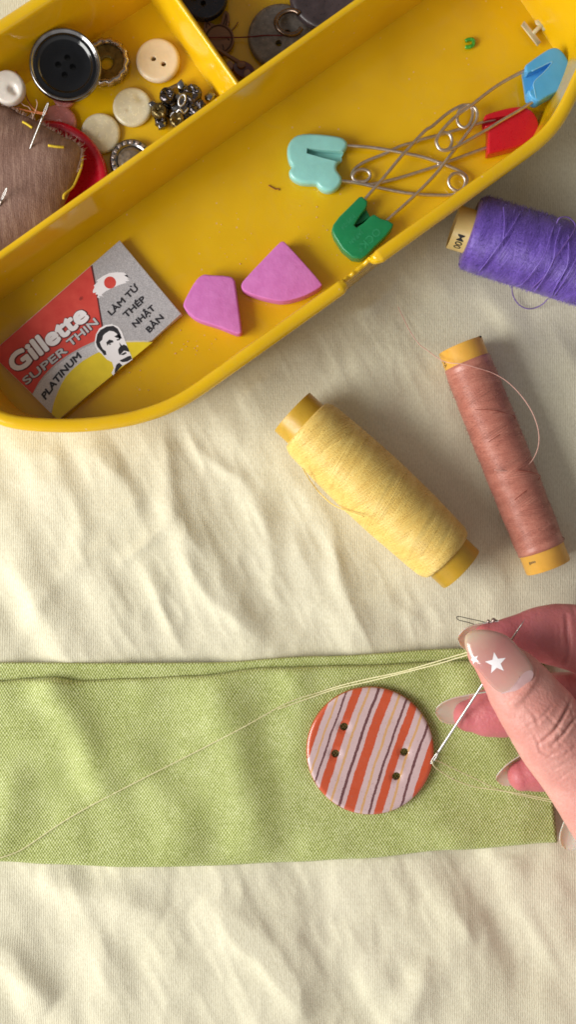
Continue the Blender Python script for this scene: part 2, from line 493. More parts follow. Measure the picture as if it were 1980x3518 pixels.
# resample the rim line: corners smooth, straights straight
pts = []
for i in range(len(base)):
    a = base[i]; b = base[(i+1) % len(base)]
    L = (b-a).length; k = max(1, int(L/.16))
    for j in range(k): pts.append(a.lerp(b, j/k))
for _ in range(3):
    pts = [(pts[i-1]+pts[i]*2+pts[(i+1) % len(pts)])/4 for i in range(len(pts))]
if area2(pts) < 0: pts.reverse()      # counter clockwise: outward = right of travel
NP = len(pts)
nor = []
for i in range(NP):
    t = (pts[(i+1) % NP]-pts[i-1]).normalized(); nor.append(Vector((t.y, -t.x, 0)))
g0 = P(868, 705, RIMZ); g1 = P(940, 645, RIMZ)
gd = (g1-g0); gl = gd.length
prof = [(-.15-.0, .15), (-.14, .20), (-.09, .9), (-.04, 1.7), (.0, 2.38), (.005, 2.50), (.035, 2.57), (.09, 2.60), (.18, 2.605), (.27, 2.59), (.33, 2.54), (.355, 2.45), (.35, 2.36), (.30, 2.31), (.15, 2.30), (.12, 2.2), (.08, 1.6), (.03, .8), (-.01, .12), (-.04, .02), (-.12, 0)]
prof_gap = [(-.15, .15), (-.14, .20), (-.09, .9), (-.04, 1.7), (-.01, 2.1), (-.005, 2.2), (.0, 2.24), (.02, 2.27), (.05, 2.28), (.09, 2.27), (.11, 2.24), (.118, 2.2), (.118, 2.18), (.117, 2.15), (.116, 2.12), (.115, 2.1), (.08, 1.6), (.03, .8), (-.01, .12), (-.04, .02), (-.12, 0)]
# extra rim stations around the break
st = []
for i in range(NP):
    st.append((pts[i], nor[i]))
fine = []
for i in range(NP):
    a, na = st[i]; b, nb = st[(i+1) % NP]
    near = abs((a-g0).dot(gd)/gl/gl-.5) < 1.4 and abs((a-g0).cross(gd/gl).z) < .5
    k = 5 if near else 1
    for j in range(k): fine.append((a.lerp(b, j/k), na.lerp(nb, j/k).normalized()))
v = []; m = len(prof)
for (p, nn) in fine:
    q = p-g0; s = q.dot(gd)/gl; off = abs(q.cross(gd/gl).z)
    gap = 0
    if off < .6:
        gap = min(1, max(0, (s+.02)/.05))*min(1, max(0, (gl-s)/.09))
    jag = .09*float(vnoise(np.array([s*9.0]), np.array([3.3]), 40)[0]) + (.10*max(0, 1-abs(s-gl*.9)/.14))
    for k in range(m):
        d = prof[k][0]*(1-gap)+prof_gap[k][0]*gap; zz = prof[k][1]*(1-gap)+prof_gap[k][1]*gap
        if gap > .5 and 4 <= k <= 14: zz += jag
        if gap < .5 and 5 <= k <= 14 and off < .6 and min(abs(s), abs(s-gl)) < .5:
            e = min(abs(s), abs(s-gl)); zz -= .05*max(0, 1-e/.16); d = .12+(d-.12)*(1-.35*max(0, 1-e/.16))
        v.append(Vector((p.x, p.y, 0))+nn*d+Vector((0, 0, zz)))
NF = len(fine); f = []
for i in range(NF):
    i2 = (i+1) % NF
    for k in range(m-1): f.append((i*m+k, i*m+k+1, i2*m+k+1, i2*m+k)[::-1])
gt = G().add((v, f))
gt.f.append(tuple(i*m for i in range(NF))); gt.m.append(0)
gt.f.append(tuple(i*m+m-1 for i in range(NF-1, -1, -1))); gt.m.append(0)
tray = thing('sewing_tray', 'yellow plastic sewing tray with dividers and a chipped rim', 'tray', P(500, 450, 0))
tb = mesh('tray_body', gt, M_TRAY, tray, autosmooth=50)

def divider(name, tA, tB, tA2, tB2, ztop, wbase):
    "wall whose top strip runs A->B (one edge) and A2->B2 (other edge)"
    a, b = P(*tA, ztop), P(*tB, ztop); a2, b2 = P(*tA2, ztop), P(*tB2, ztop)
    ns = 60; v = []; f = []
    prof = []
    for s in range(ns+1):
        t = s/ns; p = a.lerp(b, t); q = a2.lerp(b2, t); w = q-p; wl = w.length; e = w.normalized()
        row = [(p-e*wbase, .12), (p-e*(wbase-.03), .20), (p-e*.015, ztop-.09), (p+e*.005, ztop-.035), (p+e*.045, ztop-.004), (p+w*.5, ztop), (q-e*.045, ztop-.004), (q-e*.005, ztop-.035), (q+e*.015, ztop-.09), (q+e*(wbase-.03), .20), (q+e*wbase, .12)]
        for pp, zz in row: v.append(Vector((pp.x, pp.y, zz)))
    m = 11
    for s in range(ns):
        for k in range(m-1): f.append((s*m+k, s*m+k+1, (s+1)*m+k+1, (s+1)*m+k))
    return mesh(name, (v, f), M_TRAY, tray, autosmooth=60)
divider('divider', (-290,855.6), (1300,-270.4), (-290,834), (1300,-290), 2.45, .10)
divider('divider', (592,214), (180,-369), (604,209), (196,-373), 2.43, .12)
# ------------------------------------------------------------------ shared small materials
M_STEEL = mat('bright steel', (.47, .455, .44), .34, metal=1, var=.06)
M_PIN = mat('dull steel wire', (.60, .53, .47), .42, metal=1, var=.15, vscale=8)
M_BLACK = mat('black lacquer', (.003, .0035, .005), .10, coat=.3, var=.3, vscale=3)
M_GUN = mat('gunmetal', (.26, .25, .25), .16, metal=1, var=.25, vscale=5)
M_OLIVE = mat('tarnished brass', (.20, .15, .05), .42, metal=.8, var=.5, vscale=6, bump=.02, bscale=12)
M_IVORY = mat('ivory plastic', (.80, .65, .46), .38, var=.05, vscale=4, bump=.004, bscale=14, sss=.2)
M_MILK = mat('milky plastic', (.78, .70, .50), .24, var=.12, vscale=2.5, sss=.4, sssr=(.3, .25, .15), coat=.4, trans=.12)
M_PEARL = mat('pearl', (.72, .66, .60), .22, var=.10, vscale=3, coat=.5, sss=.2)
M_PINKB = mat('pink translucent plastic', (.68, .27, .27), .24, var=.12, vscale=2, sss=.3, coat=.4, trans=.15)
M_RED = mat('red plastic', (.50, .003, .018), .30, var=.12, vscale=2, coat=.15)
M_NAVY = mat('navy plastic', (.010, .011, .025), .32, var=.6, vscale=5, coat=.2, bump=.006, bscale=10)
M_HOLE = mat('dark hole', (.004, .003, .003), .9)

def disc_profile(r, th, rim=.0, dish=.0, edge=.05, rimw=.2):
    "closed turned profile of a button, base at z=0"
    p = [(0.0001, 0), (r-edge, 0), (r-edge*.3, edge*.3), (r, edge)]
    p += [(r, th-edge), (r-edge*.3, th-edge*.3), (r-edge, th)]
    if dish > 0:
        a = r-rimw
        p += [(a+.04, th), (a, th-dish*.25), (a-.06, th-dish*.8), (a-.12, th-dish)]
        last = a-.12
    else: last = r-edge
    k = 10
    for i in range(1, k): p.append((last*(1-i/k), (th-dish)))
    p.append((.0001, th-dish))
    return p

def rotm(tx=0, ty=0, tz=0): return Matrix.Rotation(math.radians(tz), 3, 'Z') @ Matrix.Rotation(math.radians(ty), 3, 'Y') @ Matrix.Rotation(math.radians(tx), 3, 'X')

def holes_cut(o, centres, r, z0=-1, z1=2):
    for c in centres:
        v, f = lathe([(r, z0), (r, z1)], 20)
        M = MATS_CM[o]
        cut(o, ([M @ Vector((p[0]+c[0], p[1]+c[1], p[2])) for p in v], f))
    return o

TR = .16   # tray floor
GB = 'loose buttons in the tray'
# black four hole button with metal rim, leaning on the button below
c = P(164, 168, 1.05); r = 90/95.5
t = thing('button', 'large glossy black four-hole button with a gunmetal rim', 'button', P(166, 173, 1.13), rotm(6, 8, 0), GB)
k = r
mesh('metal_rim', lathe([(k*.80, 0), (k*.92, .02), (k*.985, .12), (k, .26), (k*.985, .34), (k*.95, .37), (k*.92, .355), (k*.905, .33), (k*.80, .30), (k*.7, .02), (k*.8, 0)], 96, close=False), M_GUN, t, local=True)
bp = [(.001, .05), (k*.85, .05), (k*.905, .12), (k*.905, .32), (k*.86, .315), (k*.80, .35), (k*.76, .345), (k*.72, .26)]
bp += [(k*.72*(1-i/22), .26-.035*math.sin(PI*min(1, i/22*1.2))-.02*i/22) for i in range(1, 22)] + [(.001, .238)]
face = mesh('button_face', lathe(bp, 96), M_BLACK, t, local=True, autosmooth=60)
holes_cut(face, [(-.05+dx*.93, dy*.93) for dx, dy in ((.11, .23), (-.15, .02), (.26, -.02), (.03, -.25))], .085, .08, 1)

# round metal button half under it
cx, cy = 270, 162
t = thing('button', 'scalloped silver metal button with tarnished hollow centre, half under the black button', 'button', P(cx, cy, TR), rotm(0, -4, 0), GB)
def scallop(r0, z, n=96, amp=.035, k=14):
    return [(r0*(1+amp*abs(math.cos(k*PI*i/n)) - amp)*math.cos(2*PI*i/n), r0*(1+amp*abs(math.cos(k*PI*i/n))-amp)*math.sin(2*PI*i/n), z) for i in range(n)]
rr = 62/92.0
rows = [(rr*.60, .02, 0), (rr*.97, .03, .05), (rr, .12, .09), (rr*.97, .22, .08), (rr*.88, .27, .06), (rr*.78, .25, .08), (rr*.74, .14, .03)]
v = []; f = []
for q, z, am in rows: v += scallop(q, z, 96, am)
for i in range(len(rows)-1):
    for k in range(96): f.append((i*96+k, i*96+(k+1) % 96, (i+1)*96+(k+1) % 96, (i+1)*96+k))
mesh('scalloped_rim', (v, f), mat('worn silver', (.55, .48, .44), .28, metal=1, var=.3, vscale=6, bump=.02, bscale=6), t, local=True)
mesh('hollow_centre', lathe([(rr*.26, .02), (rr*.78, .03), (rr*.78, .12), (rr*.70, .13), (rr*.5, .07), (rr*.34, .09), (rr*.26, .07), (rr*.26, .02)], 64, close=False), M_OLIVE, t, local=True)

# ivory two hole button
t_ = P(399, 159, TR); r = 55.5/91.5
b = mesh('button', lathe([(.001, 0), (r*.82, .01), (r*.97, .07), (r, .13), (r*.985, .19), (r*.93, .235), (r*.85, .25)]+[(r*.85*(1-i/12), .25-.012*math.sin(PI*i/12)) for i in range(1, 12)]+[(.001, .245)], 72), M_IVORY, None, loc=(0, 0, 0))
b.data.transform(Matrix.Translation(t_*U)); 
o = b; MATS_CM[o] = Matrix.Translation((0, 0, 0))
for hx, hy in ((386, 147), (411, 160)):
    q = P(hx, hy, .4); cut(o, ([Vector((p[0]+q.x, p[1]+q.y, p[2])) for p in lathe([(.075, -1), (.075, 2)], 20)[0]], lathe([(.075, -1), (.075, 2)], 20)[1]))
for p in o.data.polygons: p.use_smooth = True
o.data.transform(Matrix.Translation(-t_*U)); o.location = t_*U; MATS_CM[o] = Matrix.Translation(t_)
tag(o, 'ivory two-hole button beside the tray divider', 'button', GB)

def milk(cx, cy, r, m, label, z=TR, th=.16, tilt=(0, 0, 0), mark=None):
    rr = r/91.5
    prof = [(.001, 0), (rr*.9, .0), (rr*.98, .03), (rr, .07), (rr*.97, th*.8), (rr*.9, th)]+[(rr*.9*(1-i/10), th+.02*math.sin(PI/2*i/10)) for i in range(1, 10)]+[(.001, th+.02)]
    v, f = lathe(prof, 56)
    R = rotm(*tilt); nv = []
    for p in v:
        x, y, zz = p
        if mark and zz > th*.7:
            for (mx, my, mr, dp) in mark:
                d = math.hypot(x-mx, y-my); zz -= dp*math.exp(-(d/mr)**2)
        nv.append(R @ Vector((x, y, zz)) + P(cx, cy, z))
    o = mesh('button', (nv, f), m, None, loc=P(cx, cy, z)); return tag(o, label, 'button', GB)
milk(334, 273, 50, M_MILK, 'translucent cream button with a notch near its upper right edge', mark=[(.22, .25, .12, .05), (-.1, -.1, .05, .04)])
milk(254, 338, 50, M_MILK, 'translucent cream button touching the edge of the red button', z=TR+.02, tilt=(3, 2, 0), mark=[(-.1, .3, .1, .02), (-.05, -.1, .05, .03)])
milk(147, 314, 48, M_PINKB, 'translucent pink button peeping out above the red button', z=TR+.0)
milk(162, 250, 27, M_PINKB, 'small pink button almost hidden under the black button', z=TR)
milk(24, 226, 40, M_PEARL, 'white pearl button with a dented face at the left edge', z=1.22, th=.34, tilt=(8, 6, 0), mark=[(.12, -.05, .09, .12), (.2, -.15, .06, .06)])

# red button
t = P(121, 463, .30); R = 155/90.9*.995
prof = [(.001, 0), (R*.96, 0), (R, .07), (R*.995, .14), (R*.97, .19), (R*.93, .205), (R*.87, .19), (R*.83, .15), (R*.79, .12), (R*.3, .10), (.001, .10)]
v, f = lathe(prof, 120)
tag(mesh('button', ([rotm(2, -3, 0) @ Vector(p) + t for p in v], f), M_RED, None, loc=t), 'large red button with a raised rim under the brown pincushion', 'button', GB)

# dark rimmed glass button behind the divider
t = thing('button', 'dark metal button with a stone-set ring, half behind the long divider', 'button', P(333, 410, TR), None, GB)
rr = 56/91.5
mesh('metal_rim', lathe([(rr*.8, 0), (rr*.96, .03), (rr, .12), (rr*.97, .2), (rr*.9, .24), (rr*.72, .24), (rr*.66, .18), (.001, .16)], 72), M_GUN, t, local=True)
mesh('glass_centre', lathe([(rr*.62, .17), (rr*.6, .24), (rr*.4, .29), (.001, .31)], 40), mat('smoky glass', (.16, .12, .08), .12, coat=.8, var=.5, vscale=7), t, local=True)
gq = G()
for k in range(18):
    a = 2*PI*k/18; v, f = prism([(-.05, -.045), (.05, -.045), (.055, .045), (-.055, .045)], .23, .275, .015, 1)
    gq.add((v, f), 0, Matrix.Rotation(a, 4, 'Z') @ Matrix.Translation((0, -rr*.80, 0)))
mesh('stone_ring', gq, mat('grey stones', (.45, .38, .36), .2, metal=.6, var=.4, vscale=5), t, local=True)

# metal flower cluster
t = thing('button', 'ornate metal flower button of dark domed beads with a shank loop', 'button', P(455, 262, TR), None, GB)
M_BEAD = mat('dark bead metal', (.085, .075, .08), .24, metal=.9, var=.45, vscale=4, bump=.004, bscale=5)
M_BEAD2 = mat('olive bead metal', (.17, .125, .05), .33, metal=.85, var=.5, vscale=6, bump=.006, bscale=6)
zb = TR
mesh('back_plate', lathe([(.001, .02), (.5, .02), (.55, .1), (.5, .2), (.001, .22)], 14), M_GUN, t, local=True)
for (x, y, r, z, mm) in ((421, 240, 20, .62, M_BEAD), (484, 236, 24, .60, M_BEAD), (496, 270, 23, .50, M_BEAD), (401, 279, 20, .50, M_BEAD2), (446, 302, 20, .50, M_BEAD2), (478, 296, 18, .42, M_BEAD), (404, 304, 15, .36, M_BEAD)):
    w = P(x, y, z); rr = r/92.0
    cap = [(.001, -.28), (rr*.7, -.26), (rr, -.12), (rr*1.0, 0), (rr*.93, .07), (rr*.78, .115), (rr*.55, .125), (rr*.3, .10), (.001, .095)]
    v, f = lathe(cap, 28)
    mesh('bead', ([rotm(random.uniform(-15, 15), random.uniform(-15, 15), 0) @ Vector(p) + w for p in v], f), mm, t)
for (x, y, a, s) in ((455, 214, 80, 1), (527, 243, 10, 1.1), (432, 260, 200, .7), (470, 283, 300, .9), (408, 313, 235, 1.0), (440, 283, 140, .6), (384, 262, 170, .8)):
    w = P(x, y, .42); q = [(0, .16), (.13, .02), (.05, -.12), (-.05, -.12), (-.13, .02)]
    v, f = prism([(px*s, py*s) for px, py in q], -.12, .05, .03, 2)
    R = rotm(12, -10, a-90)
    mesh('petal', ([R @ Vector(p) + w for p in v], f), M_GUN, t)
lp = [P(458, 252, .72) + rotm(20, 0, -25) @ Vector((.085*math.cos(a), .15*math.sin(a), 0)) for a in np.linspace(0, 2*PI, 25)]
mesh('shank_loop', tube(lp, .03, 8), M_STEEL, t)
mesh('wire_twist', tube(spline([P(440, 290, .5), P(452, 275, .62), P(462, 285, .55), P(474, 272, .6)], 5), .035, 8), M_STEEL, t)

# ------------------------------------------------------------------ right compartment
# navy button
o = milk(512, -3, 62, M_NAVY, 'dark navy button at the very top edge beside the short divider', z=TR+.12, th=.22)
for hx, hy in ((490, 1), (512, 13), (505, -20), (526, -9)):
    q = P(hx, hy, .4); v, f = lathe([(.07, -1), (.07, 2)], 16)
    cut(o, ([Vector((p[0]+q.x, p[1]+q.y, p[2])) for p in v], f))
# grey speckled disc
n = N('grey speckled resin')
vv = n.node('ShaderNodeTexVoronoi'); n.link(n.co(), vv.inputs['Vector']); vv.inputs['Scale'].default_value = 9
cc = n.ramp(n.noise(6, 4, .7), [(.3, (.10, .085, .075)), (.6, (.20, .175, .155)), (.8, (.32, .28, .25))])
cc = n.mix(n.math('MULTIPLY', n.math('LESS_THAN', vv.outputs['Distance'], .14), .5), cc, (.42, .37, .33))
n.set(Base_Color=cc, Roughness=.35); n.bump(n.noise(20, 3), .008)
o = milk(707, 97, 84, n.m, 'large grey speckled disc button with two holes', z=TR+.02, th=.20)
for hx, hy in ((702, 108), (722, 82)):
    q = P(hx, hy, .4); v, f = lathe([(.09, -1), (.09, 2)], 16)
    cut(o, ([Vector((p[0]+q.x, p[1]+q.y, p[2])) for p in v], f))
o = milk(822, -12, 95, mat('dark brown horn', (.055, .04, .045), .34, var=.4, vscale=2.2, coat=.1, bump=.01, bscale=3), 'large dark brown horn button overlapping the grey disc', z=TR+.30, th=.22)
arc = [P(728, 57, .62) + Vector((.36*math.cos(a), .33*math.sin(a), .05*math.sin(a*2))) for a in np.linspace(math.radians(40), math.radians(338), 36)]
tag(mesh('hook', tube(arc, .07, 12), mat('bronze wire', (.17, .12, .09), .25, metal=.9, var=.3), None, loc=P(728, 57, .6)), 'open dark metal hook ring lying on the grey disc', 'hook')
# wooden charm with ears
n = N('varnished wood')
w_ = n.noise(3, 4, .6, src=n.mp((1, 7, 1), (0, 0, .6)))
n.set(Base_Color=n.ramp(w_, [(.3, (.15, .068, .03)), (.7, (.23, .115, .055))]), Roughness=.4); M_WOOD = n.m
M_BURN = mat('burnt wood line', (.05, .012, .005), .6)
t = thing('charm', 'flat round wooden charm with two ears and a burnt outline beside the short divider', 'charm', P(551, 97, TR+.03))
z = .34
head = [(551+38*math.cos(a), 97+40*math.sin(a)) for a in np.linspace(math.radians(-52), math.radians(205), 30)]
outl = head + [(512, 72), (514, 52), (521, 46), (531, 57), (543, 62), (556, 58), (561, 34), (567, 25), (576, 33), (578, 50), (573, 66)]
mesh('wood_plate', prism([P(x, y, z) for x, y in outl], TR+.03, z, .02, 2), M_WOOD, t)
inl = [(551+33*math.cos(a), 98+34*math.sin(a)) for a in np.linspace(0, 2*PI, 40)]
gq = G().add(tube([P(x, y, z) for x, y in inl], .022, 6)).add(tube(spline([P(x, y, z) for x, y in ((562, 62), (567, 45), (569, 36), (571, 48), (568, 64))], 5), .02, 6)).add(tube(spline([P(x, y, z) for x, y in ((519, 70), (521, 56), (529, 64))], 4), .02, 6)).add(tube(spline([P(x, y, z) for x, y in ((560, 112), (563, 122), (560, 132))], 4), .015, 6)).add(tube([P(574, 98, z), P(577, 101, z)], .022, 6))
mesh('burnt_outline', gq, M_BURN, t)
# dark wooden charm with stem
t = thing('charm', 'dark red-brown charm with a long stem in the corner of the dividers', 'charm', P(613, 168, TR))
z = .5
mesh('stem', prism([P(x, y, z) for x, y in ((541, 121), (547, 117), (604, 151), (600, 160))], .38, z, .02, 2), M_WOOD, t)
mesh('charm_body', prism([P(613+28*math.cos(a), 172+22*math.sin(a)+6*math.cos(a), z) for a in np.linspace(0, 2*PI, 30)[:-1]], .2, .46, .03, 2), mat('red brown lacquer', (.10, .018, .01), .25, coat=.4, var=.4, vscale=3), t)
mesh('cap', prism([P(607+11*math.cos(a), 163+9*math.sin(a), z) for a in np.linspace(0, 2*PI, 16)[:-1]], .4, .53, .02, 2), M_WOOD, t)
for (x, y) in ((578, 163), (622, 184)):
    mesh('inlay', prism([P(x+9*math.cos(a), y+12*math.sin(a), z) for a in np.linspace(0, 2*PI, 12)[:-1]], .3, .475, .01, 1), mat('pale brown inlay', (.26, .15, .11), .4), t)

def thread(name, pts, r, m, label, cat='thread', group=None, n=6, sides=6):
    path = spline([P(*p) for p in pts], n)
    o = mesh(name, tube(path, r, sides), m, None, loc=path[0]); return tag(o, label, cat, group)
M_TRED = mat('dark red thread', (.13, .008, .012), .8, var=.3, vscale=12, bump=.01, bscale=30)
thread('thread', [(520, 95, .37), (545, 94, .40), (586, 94, .33), (605, 94, .3), (635, 92, .39), (664, 89, .41), (707, 89, .42), (735, 92, .45)], .016, M_TRED, 'dark red thread stretched over the round wooden charm and grey disc')
thread('thread', [(599, 55, .22), (594, 64, .20), (584, 77, .18)], .012, M_TRED, 'short dark red thread end beside the round wooden charm')
M_TOR = mat('rust orange thread', (.36, .10, .02), .75, var=.35, vscale=14, bump=.015, bscale=30)
thread('thread', [(-30, 120, .6), (0, 144, .7), (20, 159, .8), (48, 192, .9), (61, 220, .8), (66, 245, .85), (83, 273, 1.0), (101, 283, 1.1), (113, 281, 1.2), (116, 276, 1.22), (112, 287, 1.18), (80, 281, 1.0), (50, 274, .95), (30, 270, .9)], .022, M_TOR, 'rust orange thread looping from the left edge to the needle eye')
M_TPALE = mat('pale pink thread', (.62, .42, .33), .8, var=.2, vscale=12)
thread('thread', [(52, 258, 1.0), (60, 265, 1.05), (72, 270, 1.0), (80, 285, .98), (84, 300, .98)], .010, M_TPALE, 'pale frayed thread curling off the left part of the pincushion edge', group=None)
thread('thread', [(90, 250, 1.1), (93, 262, 1.12), (88, 280, 1.05), (80, 300, 1.0)], .010, M_TPALE, 'pale frayed thread curling up just left of the needle eye')

# ------------------------------------------------------------------ pincushion
n = N('brown ribbed satin')
r1 = n.math('SINE', n.math('MULTIPLY', n.sep()[0], 2*PI/.05))
m1 = n.mp((6, 1.0, 1), (0, 0, math.radians(-27)))
st_ = n.noise(1.4, 5, .7, src=m1)
fine_ = n.noise(22, 3, .6)
c = n.ramp(n.math('ADD', n.math('MULTIPLY', st_, .75), n.math('MULTIPLY', fine_, .3)), [(.34, (.16, .080, .058)), (.52, (.245, .135, .10)), (.70, (.38, .24, .18))])
n.set(Base_Color=c, Roughness=.6, Sheen_Weight=.08)
n.bump(n.math('ADD', n.math('MULTIPLY', st_, 1.2), n.math('ADD', fine_, n.math('MULTIPLY', r1, .06))), .02, .8)
pc = thing('pincushion', 'brown ribbed satin pincushion with frayed seam and yellow stitches', 'pincushion', P(40, 450, .4))
PO = [(-300, 130), (-150, 190), (-40, 244), (0, 263), (28, 271), (50, 286), (83, 299), (121, 322), (157, 342), (190, 358), (205, 377), (203, 397), (193, 433), (178, 473), (165, 503), (140, 545), (60, 610), (-60, 690), (-250, 790), (-360, 600)]
po = spline([P(x, y, .95) for x, y in PO], 5, closed=True)
cc0 = P(-60, 460, .9)
v = []; f = []; K = 26; m = len(po)
TOPH = 1.55
for k in range(K+1):
    s = 1-k/K
    for p in po:
        d = p-cc0; q = cc0+d*s
        edge = (1-s)*d.length
        z = .95+(TOPH-.95)*(1-math.exp(-edge/.55)) + .05*float(vnoise(np.array([q.x*1.1]), np.array([q.y*1.1]), 55)[0])*min(1, edge*2)
        v.append((q.x, q.y, z))
for p in po:
    d = p-cc0; q = cc0+d*.985; v.append((q.x, q.y, .80))
for p in po:
    d = p-cc0; q = cc0+d*.9; v.append((q.x, q.y, .48))
def strip(a, b):
    return [(a*m+i, a*m+(i+1) % m, b*m+(i+1) % m, b*m+i) for i in range(m)]
for k in range(K-0): f += strip(k, k+1)
f += [q[::-1] for q in strip(0, K+1)] + [q[::-1] for q in strip(K+1, K+2)]
f.append(tuple((K+2)*m+i for i in range(m)))
cush = mesh('cushion', (v, f), n.m, pc)
BV = BVHTree.FromPolygons([Vector(a) for a in v], f)
def drop(x, y, zz=1.4, up=.0):
    p = P(x, y, zz)
    for _ in range(3):
        h = BV.ray_cast(Vector((p.x, p.y, 5)), Vector((0, 0, -1)))
        if h[0] is None: break
        p = P(x, y, h[0].z)
    h = BV.ray_cast(Vector((p.x, p.y, 5)), Vector((0, 0, -1)))
    return Vector((p.x, p.y, (h[0].z if h[0] else .9)+up))
gq = G()
for i, (a, b) in enumerate(zip(PO[3:12], PO[4:13])):
    for k in range(24):
        t_ = random.random(); x = a[0]+(b[0]-a[0])*t_; y = a[1]+(b[1]-a[1])*t_
        an = random.uniform(0, 2*PI); L = random.uniform(.05, .2)
        p0 = P(x-2, y+4, .95)
        d = Vector((.6+random.uniform(-.5, .5), .7+random.uniform(-.5, .5), random.uniform(-.1, .4))).normalized()
        gq.add(tube([p0, p0+d*L*.6, p0+d*L+Vector((random.uniform(-.04, .04), random.uniform(-.04, .04), 0))], [.010, .008, .003], 4))
mesh('frayed_edge', gq, mat('frayed fibre', (.40, .26, .20), .85), pc)
M_YST = mat('yellow stitch thread', (.72, .52, .03), .7, var=.2, vscale=10, bump=.02, bscale=25)
for pts in (((121, 366), (132, 368), (148, 370), (160, 371)), ((57, 307), (68, 313), (81, 322)), ((203, 385), (201, 410), (192, 437), (178, 465), (162, 490), (160, 502))):
    mesh('stitch', tube(spline([drop(x, y, 1.1, .02) for x, y in pts], 6), .034, 7), M_YST, pc)
def needle(name, a, b, r, label, eye=True, m=None):
    a = Vector(a); b = Vector(b)       # a = eye end, b = point
    d = (b-a); L = d.length; e = d.normalized(); s = e.cross(Vector((0, 0, 1))).normalized()
    gq = G()
    gq.add(tube([a+e*.36, a+e*.45, a+e*L*.6, a+e*(L-.7), a+e*(L-.25), b], [r*.9, r, r, r*.8, r*.45, r*.05], 10))
    ring = []
    for k in range(29):
        an = 2*PI*k/28; ring.append(a+e*(.19+.19*math.cos(an))+s*(.034*math.sin(an)*r/.042))
    gq.add(tube(ring, r*.5, 6))
    return tag(mesh(name, gq, m or M_STEEL, None, loc=a), label, 'needle')
needle('needle', P(121, 258, 1.95), drop(66, 372, 1.3, -.02)+Vector((-.45, -.9, -.45)), .028, 'silver needle stuck in the pincushion, its eye threaded with rust orange thread')
needle('needle', P(17, 472, 1.75), drop(-14, 530, 1.3, -.3)+Vector((-.2, -.3, 0)), .028, 'silver needle stuck in the pincushion at the left edge of the photo')
# ------------------------------------------------------------------ nappy pins
def head_mat(name, col, rough=.3, **k): return mat(name, col, rough, var=.07, vscale=1.8, bump=.004, bscale=9, sss=.15, coat=.1, **k)
def R5(pts): return [(696+x*.3535, 293+y*.3535) for x, y in pts]
def R6(pts): return [(1062+x*.2677, y*.2677) for x, y in pts]
GP = 'nappy pins lying crossed in the tray'
def pin(label, base, headcol, outline, z0, z1, slot, wires, smooth=2, wirer=.046, bev=.07, extra=None):
    t = thing('safety_pin', label, 'safety pin', P(*base, z0), None, GP)
    o = spline([P(x, y, z1) for x, y in outline], smooth, closed=True) if smooth else [P(x, y, z1) for x, y in outline]
    h = mesh('clasp', prism(o, z0, z1, bev, 4), headcol, t, autosmooth=55)
    if slot:
        cut(h, prism([P(x, y, z1) for x, y in slot], z0+(z1-z0)*.32, z1+.5, 0))
        for p in h.data.polygons: p.use_smooth = True
        bm = bmesh.new(); bm.from_mesh(h.data)
        for e in bm.edges:
            if len(e.link_faces) == 2 and e.calc_face_angle(0) > math.radians(40): e.smooth = False
        bm.to_mesh(h.data); bm.free()
    path = spline([P(*w) for w in wires], 8)
    mesh('wire', tube(path, wirer, 10), M_PIN, t)
    return t, h
# aqua duck-shaped clasp
aq = R5([(75,250),(85,190),(125,140),(190,117),(300,118),(420,132),(480,150),(508,185),(498,222),(468,262),(470,292),(440,325),(430,350),(432,378),(460,415),(468,455),(440,500),(390,528),(340,524),(303,500),(285,476),(240,474),(170,468),(115,440),(90,405),(92,378),(108,352),(88,315)])
aslot = R5([(217,224),(330,238),(520,250),(520,268),(472,300),(430,320),(320,292),(215,262)])
M_AQ = head_mat('aqua plastic', (.28, .62, .58), .18)
pin('nappy pin with a pale aqua duck-shaped clasp', (800, 400), M_AQ, aq, .17, .55, aslot,
    [(w[0], w[1], z) for w, z in zip(R5([(400,190),(505,205),(700,222),(900,258),(1050,290),(1200,342),(1300,385),(1350,420),(1362,455),(1340,505),(1290,530),(1240,500),(1228,450),(1262,408),(1310,408),(1345,445),(1335,500),(1290,545),(1230,560),(1150,560),(1050,556),(900,540),(700,500),(560,470),(440,455)]),
     [.38,.38,.36,.34,.32,.30,.28,.28,.29,.31,.33,.35,.37,.38,.36,.33,.30,.27,.25,.24,.24,.25,.28,.33,.36])], bev=.10)
# red clasp
rd = R6([(592,1092),(640,1060),(740,1030),(850,1005),(950,1000),(1035,1035),(1090,1110),(1104,1200),(1075,1270),(1000,1330),(900,1375),(760,1412),(645,1440),(626,1425),(628,1300),(630,1200),(598,1192)])
rslot = R6([(560,1130),(640,1112),(820,1083),(822,1092),(690,1148),(640,1172),(560,1200)])
M_RD = head_mat('red clasp plastic', (.50, .006, .016), .32)
pin('nappy pin with a plain red clasp', (1290, 330), M_RD, rd, .17, .60, rslot,
    [(a, b, z) for (a, b), z in zip(R6([(700,1120),(590,1145),(400,1200),(230,1250),(0,1310)])+R5([(1000,180),(880,212),(780,262),(640,318),(570,362),(540,405),(545,440),(590,462),(640,458),(668,425),(655,390),(610,376),(565,392),(543,430),(575,462),(650,482),(720,474),(900,430),(1200,335)])+R6([(150,1550),(300,1500),(620,1385),(720,1360)]),
     [.42,.40,.36,.33,.31,.30,.30,.30,.30,.31,.32,.32,.31,.31,.32,.33,.35,.38,.37,.33,.28,.27,.28,.30,.30,.33,.35,.36])], bev=.05)
